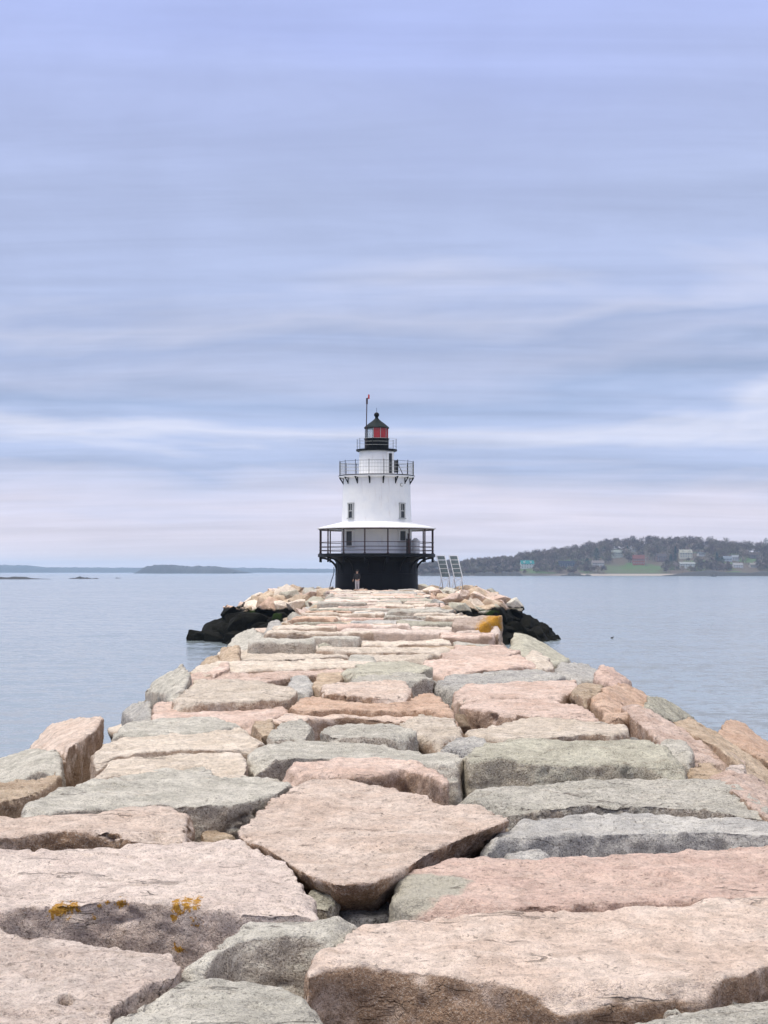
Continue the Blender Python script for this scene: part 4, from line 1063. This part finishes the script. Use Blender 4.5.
# evergreens
needle_m = plain('dark_evergreen_needles', (0.014, 0.030, 0.020), .9, 0, .5, .4)
bark_m = plain('far_bark', (0.07, 0.055, 0.045), .9)
def evergreen(px, py, hpx, wpx, label, conic=True):
    c = shore_hit(px, py); k = c.y / FPX; h, w = hpx * k, wpx * k
    r = tag(empty('evergreen_tree', c), label, 'tree', 'evergreens on the far shore')
    bm = bmesh.new(); bar(bm, (0, 0, -1), (0, 0, h * .9), .35, 6, .06); from_bm('trunk', bm, bark_m, r)
    rg = random.Random(int(px * 10)); bm = bmesh.new()
    for q in range(420):
        t_ = rg.random() ** .8; rad = (w / 2) * ((1 - t_) ** .8 if conic else math.sin(math.pi * (.12 + .86 * t_)) ** .7) * rg.uniform(.35, 1.12)
        a = rg.uniform(0, 6.283); p = Vector((rad * math.cos(a), rad * math.sin(a), h * (.10 + .9 * t_)))
        s_ = rg.uniform(.5, 1.1); o1 = Vector((math.cos(a) * s_ * 1.3, math.sin(a) * s_ * 1.3, -s_ * .5)); o2 = Vector((-math.sin(a) * s_, math.cos(a) * s_, rg.uniform(-.3, .3)))
        vv = [bm.verts.new(p - o2 * .6), bm.verts.new(p + o1), bm.verts.new(p + o2 * .6), bm.verts.new(p - o1 * .4 + Vector((0, 0, s_ * .5)))]
        bm.faces.new(vv)
    from_bm('crown', bm, needle_m, r)
EV = [(596.5, 563, 15, 8, 'broad dark evergreen behind the pale grey cottage'), (604.5, 558, 11, 5, 'slim dark evergreen left of the pale green house'),
      (627.5, 557.5, 12, 5, 'dark evergreen between pale green and red brick houses'), (657, 554, 9, 6, 'round evergreen high above the brown house'),
      (671, 566, 12, 7, 'squat dark evergreen right of the brown house'), (675.5, 564, 18, 5.5, 'tall dark evergreen left of the large cream house'),
      (717, 564, 12, 7, 'dark evergreen left of the blue-grey house'), (721.5, 566, 9, 8, 'bushy evergreen below the blue-grey house'), (766, 556, 18, 8, 'tall dark evergreen at the far right edge'), (587, 566, 8, 7, 'low dark evergreen between navy house and cottage')]
for e_ in EV: evergreen(*e_, conic=e_[3] < 7.5)

# bare woodland on the hill: one uncountable mass of twigs
wood_m, t, b = principled('bare_twigs')
oi = t.new('ShaderNodeAttribute', attribute_name='tint')
rp = t.new('ShaderNodeValToRGB'); t.put(rp.inputs[0], oi.outputs['Fac'])
rp.color_ramp.elements[0].color = (0.070, 0.046, 0.048, 1); rp.color_ramp.elements[1].color = (0.34, 0.26, 0.24, 1)
q = rp.color_ramp.elements.new(.5); q.color = (0.17, 0.112, 0.095, 1)
q = rp.color_ramp.elements.new(.82); q.color = (0.15, 0.14, 0.075, 1)
t.put(b.inputs['Base Color'], rp.outputs[0]); b.inputs['Roughness'].default_value = 1.0
rg = np.random.RandomState(11)
VV, TT = [], []
house_px = [(h[0], h[1], h[2]) for h in HS]
for n in range(4600):
    x = rg.uniform(50, 1100); s = rg.choice([rg.uniform(150, 330), rg.uniform(50, 200), rg.uniform(20, 90)], p=[.46, .38, .16])
    z = shore_z(x, s)
    px = 384 + x / (D + s) * FPX; py = HORIZON - (z - EYE) * FPX / (D + s)
    if lerp_tab(px, PROF) < .12: continue
    # keep lawns and house fronts open
    if s < 200 and any(abs(px - hx) < hw * .5 + 1 and -1 < py - hy + 3 < 8 for hx, hy, hw in house_px): continue
    if s < 110 and ((604 < px < 662) or (741 < px < 750)) and py > 559: continue
    h = rg.uniform(11, 20) * (1 if s > 120 else .6) * (.75 if px < 520 else 1); rad = h * rg.uniform(.30, .46); tint = rg.rand()
    base = np.array([x, D + s, z])
    VV.append(np.array([base + (-.3, 0, -1), base + (.3, 0, -1), base + (0, 0, h * .85)])); TT.append(np.full(3, tint))
    q = 85
    th = rg.uniform(0, 6.283, q); el = rg.uniform(-.25, 1.45, q); rr = rg.uniform(.15, 1, q) ** .6
    d = np.stack([np.cos(th) * np.cos(el), np.sin(th) * np.cos(el), np.sin(el)], 1)
    p = base + np.array([0, 0, h * .5]) + d * rr[:, None] * np.array([rad, rad, h * .42])
    dd = d + rg.normal(size=(q, 3)) * .5; dd /= np.linalg.norm(dd, axis=1)[:, None]
    sd_ = np.cross(dd, (0.3, 1, .2)); sd_ *= (rg.uniform(.18, .42, q) / (np.linalg.norm(sd_, axis=1) + 1e-6))[:, None]
    VV.append(np.stack([p - sd_, p + sd_, p + dd * rg.uniform(1.5, 3.2, q)[:, None]], 1).reshape(-1, 3))
    TT.append(np.repeat(np.clip(tint + rg.normal(size=q) * .1, 0, 1), 3))
VV = np.concatenate(VV); TT = np.concatenate(TT); FF = np.arange(len(VV)).reshape(-1, 3)
me = bpy.data.meshes.new('bare_woodland'); me.from_pydata(VV.tolist(), [], FF.tolist()); me.materials.append(wood_m)
a = me.attributes.new('tint', 'FLOAT', 'POINT'); a.data.foreach_set('value', np.array(TT, dtype=np.float32))
tag(link('bare_woodland', me), 'leafless brown woodland covering the far hill', 'woodland', kind='stuff')
# dark shore ledge rocks along the beach
ledge_m = plain('dark_ledge_rock', (0.022, 0.021, 0.022), .8, 0, .4, .3)
def ledge(pxa, pxb, py, hpx, label, y=None, ymat=ledge_m):
    a, b_ = at_z(pxa, py, WATER_Z), at_z(pxb, py, WATER_Z); k = a.y / FPX; n = 40
    c = (a + b_) / 2; L = (b_ - a).length
    bm = bmesh.new(); rows = []; rg = random.Random(int(pxa)); ph = [rg.uniform(0, 6) for _ in range(4)]
    for i in range(n + 1):
        u_ = i / n; pr = math.sin(math.pi * u_) ** .6 * (0.6 + .25 * math.sin(u_ * 9 + ph[0]) + .15 * math.sin(u_ * 23 + ph[1]) + .08 * math.sin(u_ * 57 + ph[2]))
        h_ = max(.05, pr * hpx * k); dp_ = 3 + h_ * 4
        rows.append([bm.verts.new(((u_ - .5) * L, -dp_ + rg.uniform(-1, 1), -.6)), bm.verts.new(((u_ - .5) * L, -dp_ * .5, h_ * .7)), bm.verts.new(((u_ - .5) * L, 0, h_)), bm.verts.new(((u_ - .5) * L, dp_ * .6, h_ * .6)), bm.verts.new(((u_ - .5) * L, dp_, -.6))])
    for A, B in zip(rows[:-1], rows[1:]):
        for q in range(4): bm.faces.new((A[q], A[q + 1], B[q + 1], B[q]))
    o = from_bm('rock_ledge', bm, ymat, None, True, c); tag(o, label, 'rock ledge'); return o
ledge(-60, 51, 579.2, 3.2, 'longer dark rock ledge awash at the left edge')
ledge(68, 99, 578.8, 2.5, 'shorter dark rock ledge right of the longer one')
ledge(115, 121, 578.3, .9, 'tiny dark rock right of the two ledges')
ledge(660, 900, 575.9, 7.5, 'long dark rocky shore ledge below the houses at right')
ledge(474, 524, 575.9, 7.0, 'dark shore rocks right of the panel stands')
ledge(560, 592, 575.9, 4.0, 'low dark shore rocks below the navy house')
ledge(420, 470, 575.9, 4.0, 'low dark shore rocks behind the panel stands')

# ------------------------------------------------------------------ far land and island on the left
hill_m = plain('far_wooded_hill', (0.045, 0.045, 0.050), 1.0, 0, .3, .01)
def far_land(name, y, tab, x_step_px, label, seed, rough):
    bm = bmesh.new(); rows = []; k = y / FPX
    xs = np.arange(tab[0][0], tab[-1][0] + .01, x_step_px)
    P = np.stack([xs * .35, np.full(len(xs), seed * 1.7), np.zeros(len(xs))], 1); nz = fbm(P * 1.2, 4, seed)
    for x, nn in zip(xs, nz):
        top = lerp_tab(x, tab); hh = max(0, (HORIZON - top) * k + EYE - WATER_Z)
        hh = hh * (1 + rough * nn) if hh > 2 else hh
        X = (x - 384) * k
        rows.append([bm.verts.new((X, y, WATER_Z - .5)), bm.verts.new((X, y + 20, WATER_Z + hh * .45)), bm.verts.new((X, y + 90, WATER_Z + hh)), bm.verts.new((X, y + 400, WATER_Z + hh * .7)), bm.verts.new((X, y + 900, WATER_Z - .5))])
    for A, B in zip(rows[:-1], rows[1:]):
        for q in range(4): bm.faces.new((A[q], A[q + 1], B[q + 1], B[q]))
    o = from_bm(name, bm, hill_m, None, True); tag(o, label, kind='structure'); return o
far_land('far_hills', 7800.0, [(-300, 566), (-60, 565), (0, 564.8), (22, 565.4), (45, 567.2), (110, 567.6), (135, 567.6), (180, 567.5), (235, 567.5), (290, 568.4), (335, 568.8), (400, 569), (520, 569), (560, 572)], .7, 'long low blue land on the far horizon', 3, .12)
far_land('wooded_island', 4600.0, [(133, 572.6), (138, 568.0), (143, 565.6), (160, 564.8), (172, 565.2), (185, 566.2), (205, 566.2), (220, 567.0), (228, 569.6), (232, 572.8)], .35, 'small wooded island left of the lighthouse', 8, .20)

# ------------------------------------------------------------------ haze
hz = bpy.data.materials.new('haze_air'); hz.use_nodes = True; t = NT(hz.node_tree); t.n.clear()
pv = t.new('ShaderNodeVolumePrincipled'); pv.inputs['Color'].default_value = (0.56, 0.76, 1.0, 1); pv.inputs['Density'].default_value = 0.85e-4; pv.inputs['Anisotropy'].default_value = 0.2
o_ = t.new('ShaderNodeOutputMaterial'); t.l.new(pv.outputs[0], o_.inputs['Volume'])
bm = bmesh.new(); box(bm, (0, 5800, 37), (18400, 12900, 86)); hzo = from_bm('haze', bm, hz); tag(hzo, 'thin blue sea haze over the whole bay', kind='stuff')
print('stones', len(STONES), 'tris', sum(len(o.data.polygons) for o in bpy.data.objects if o.type == 'MESH'))
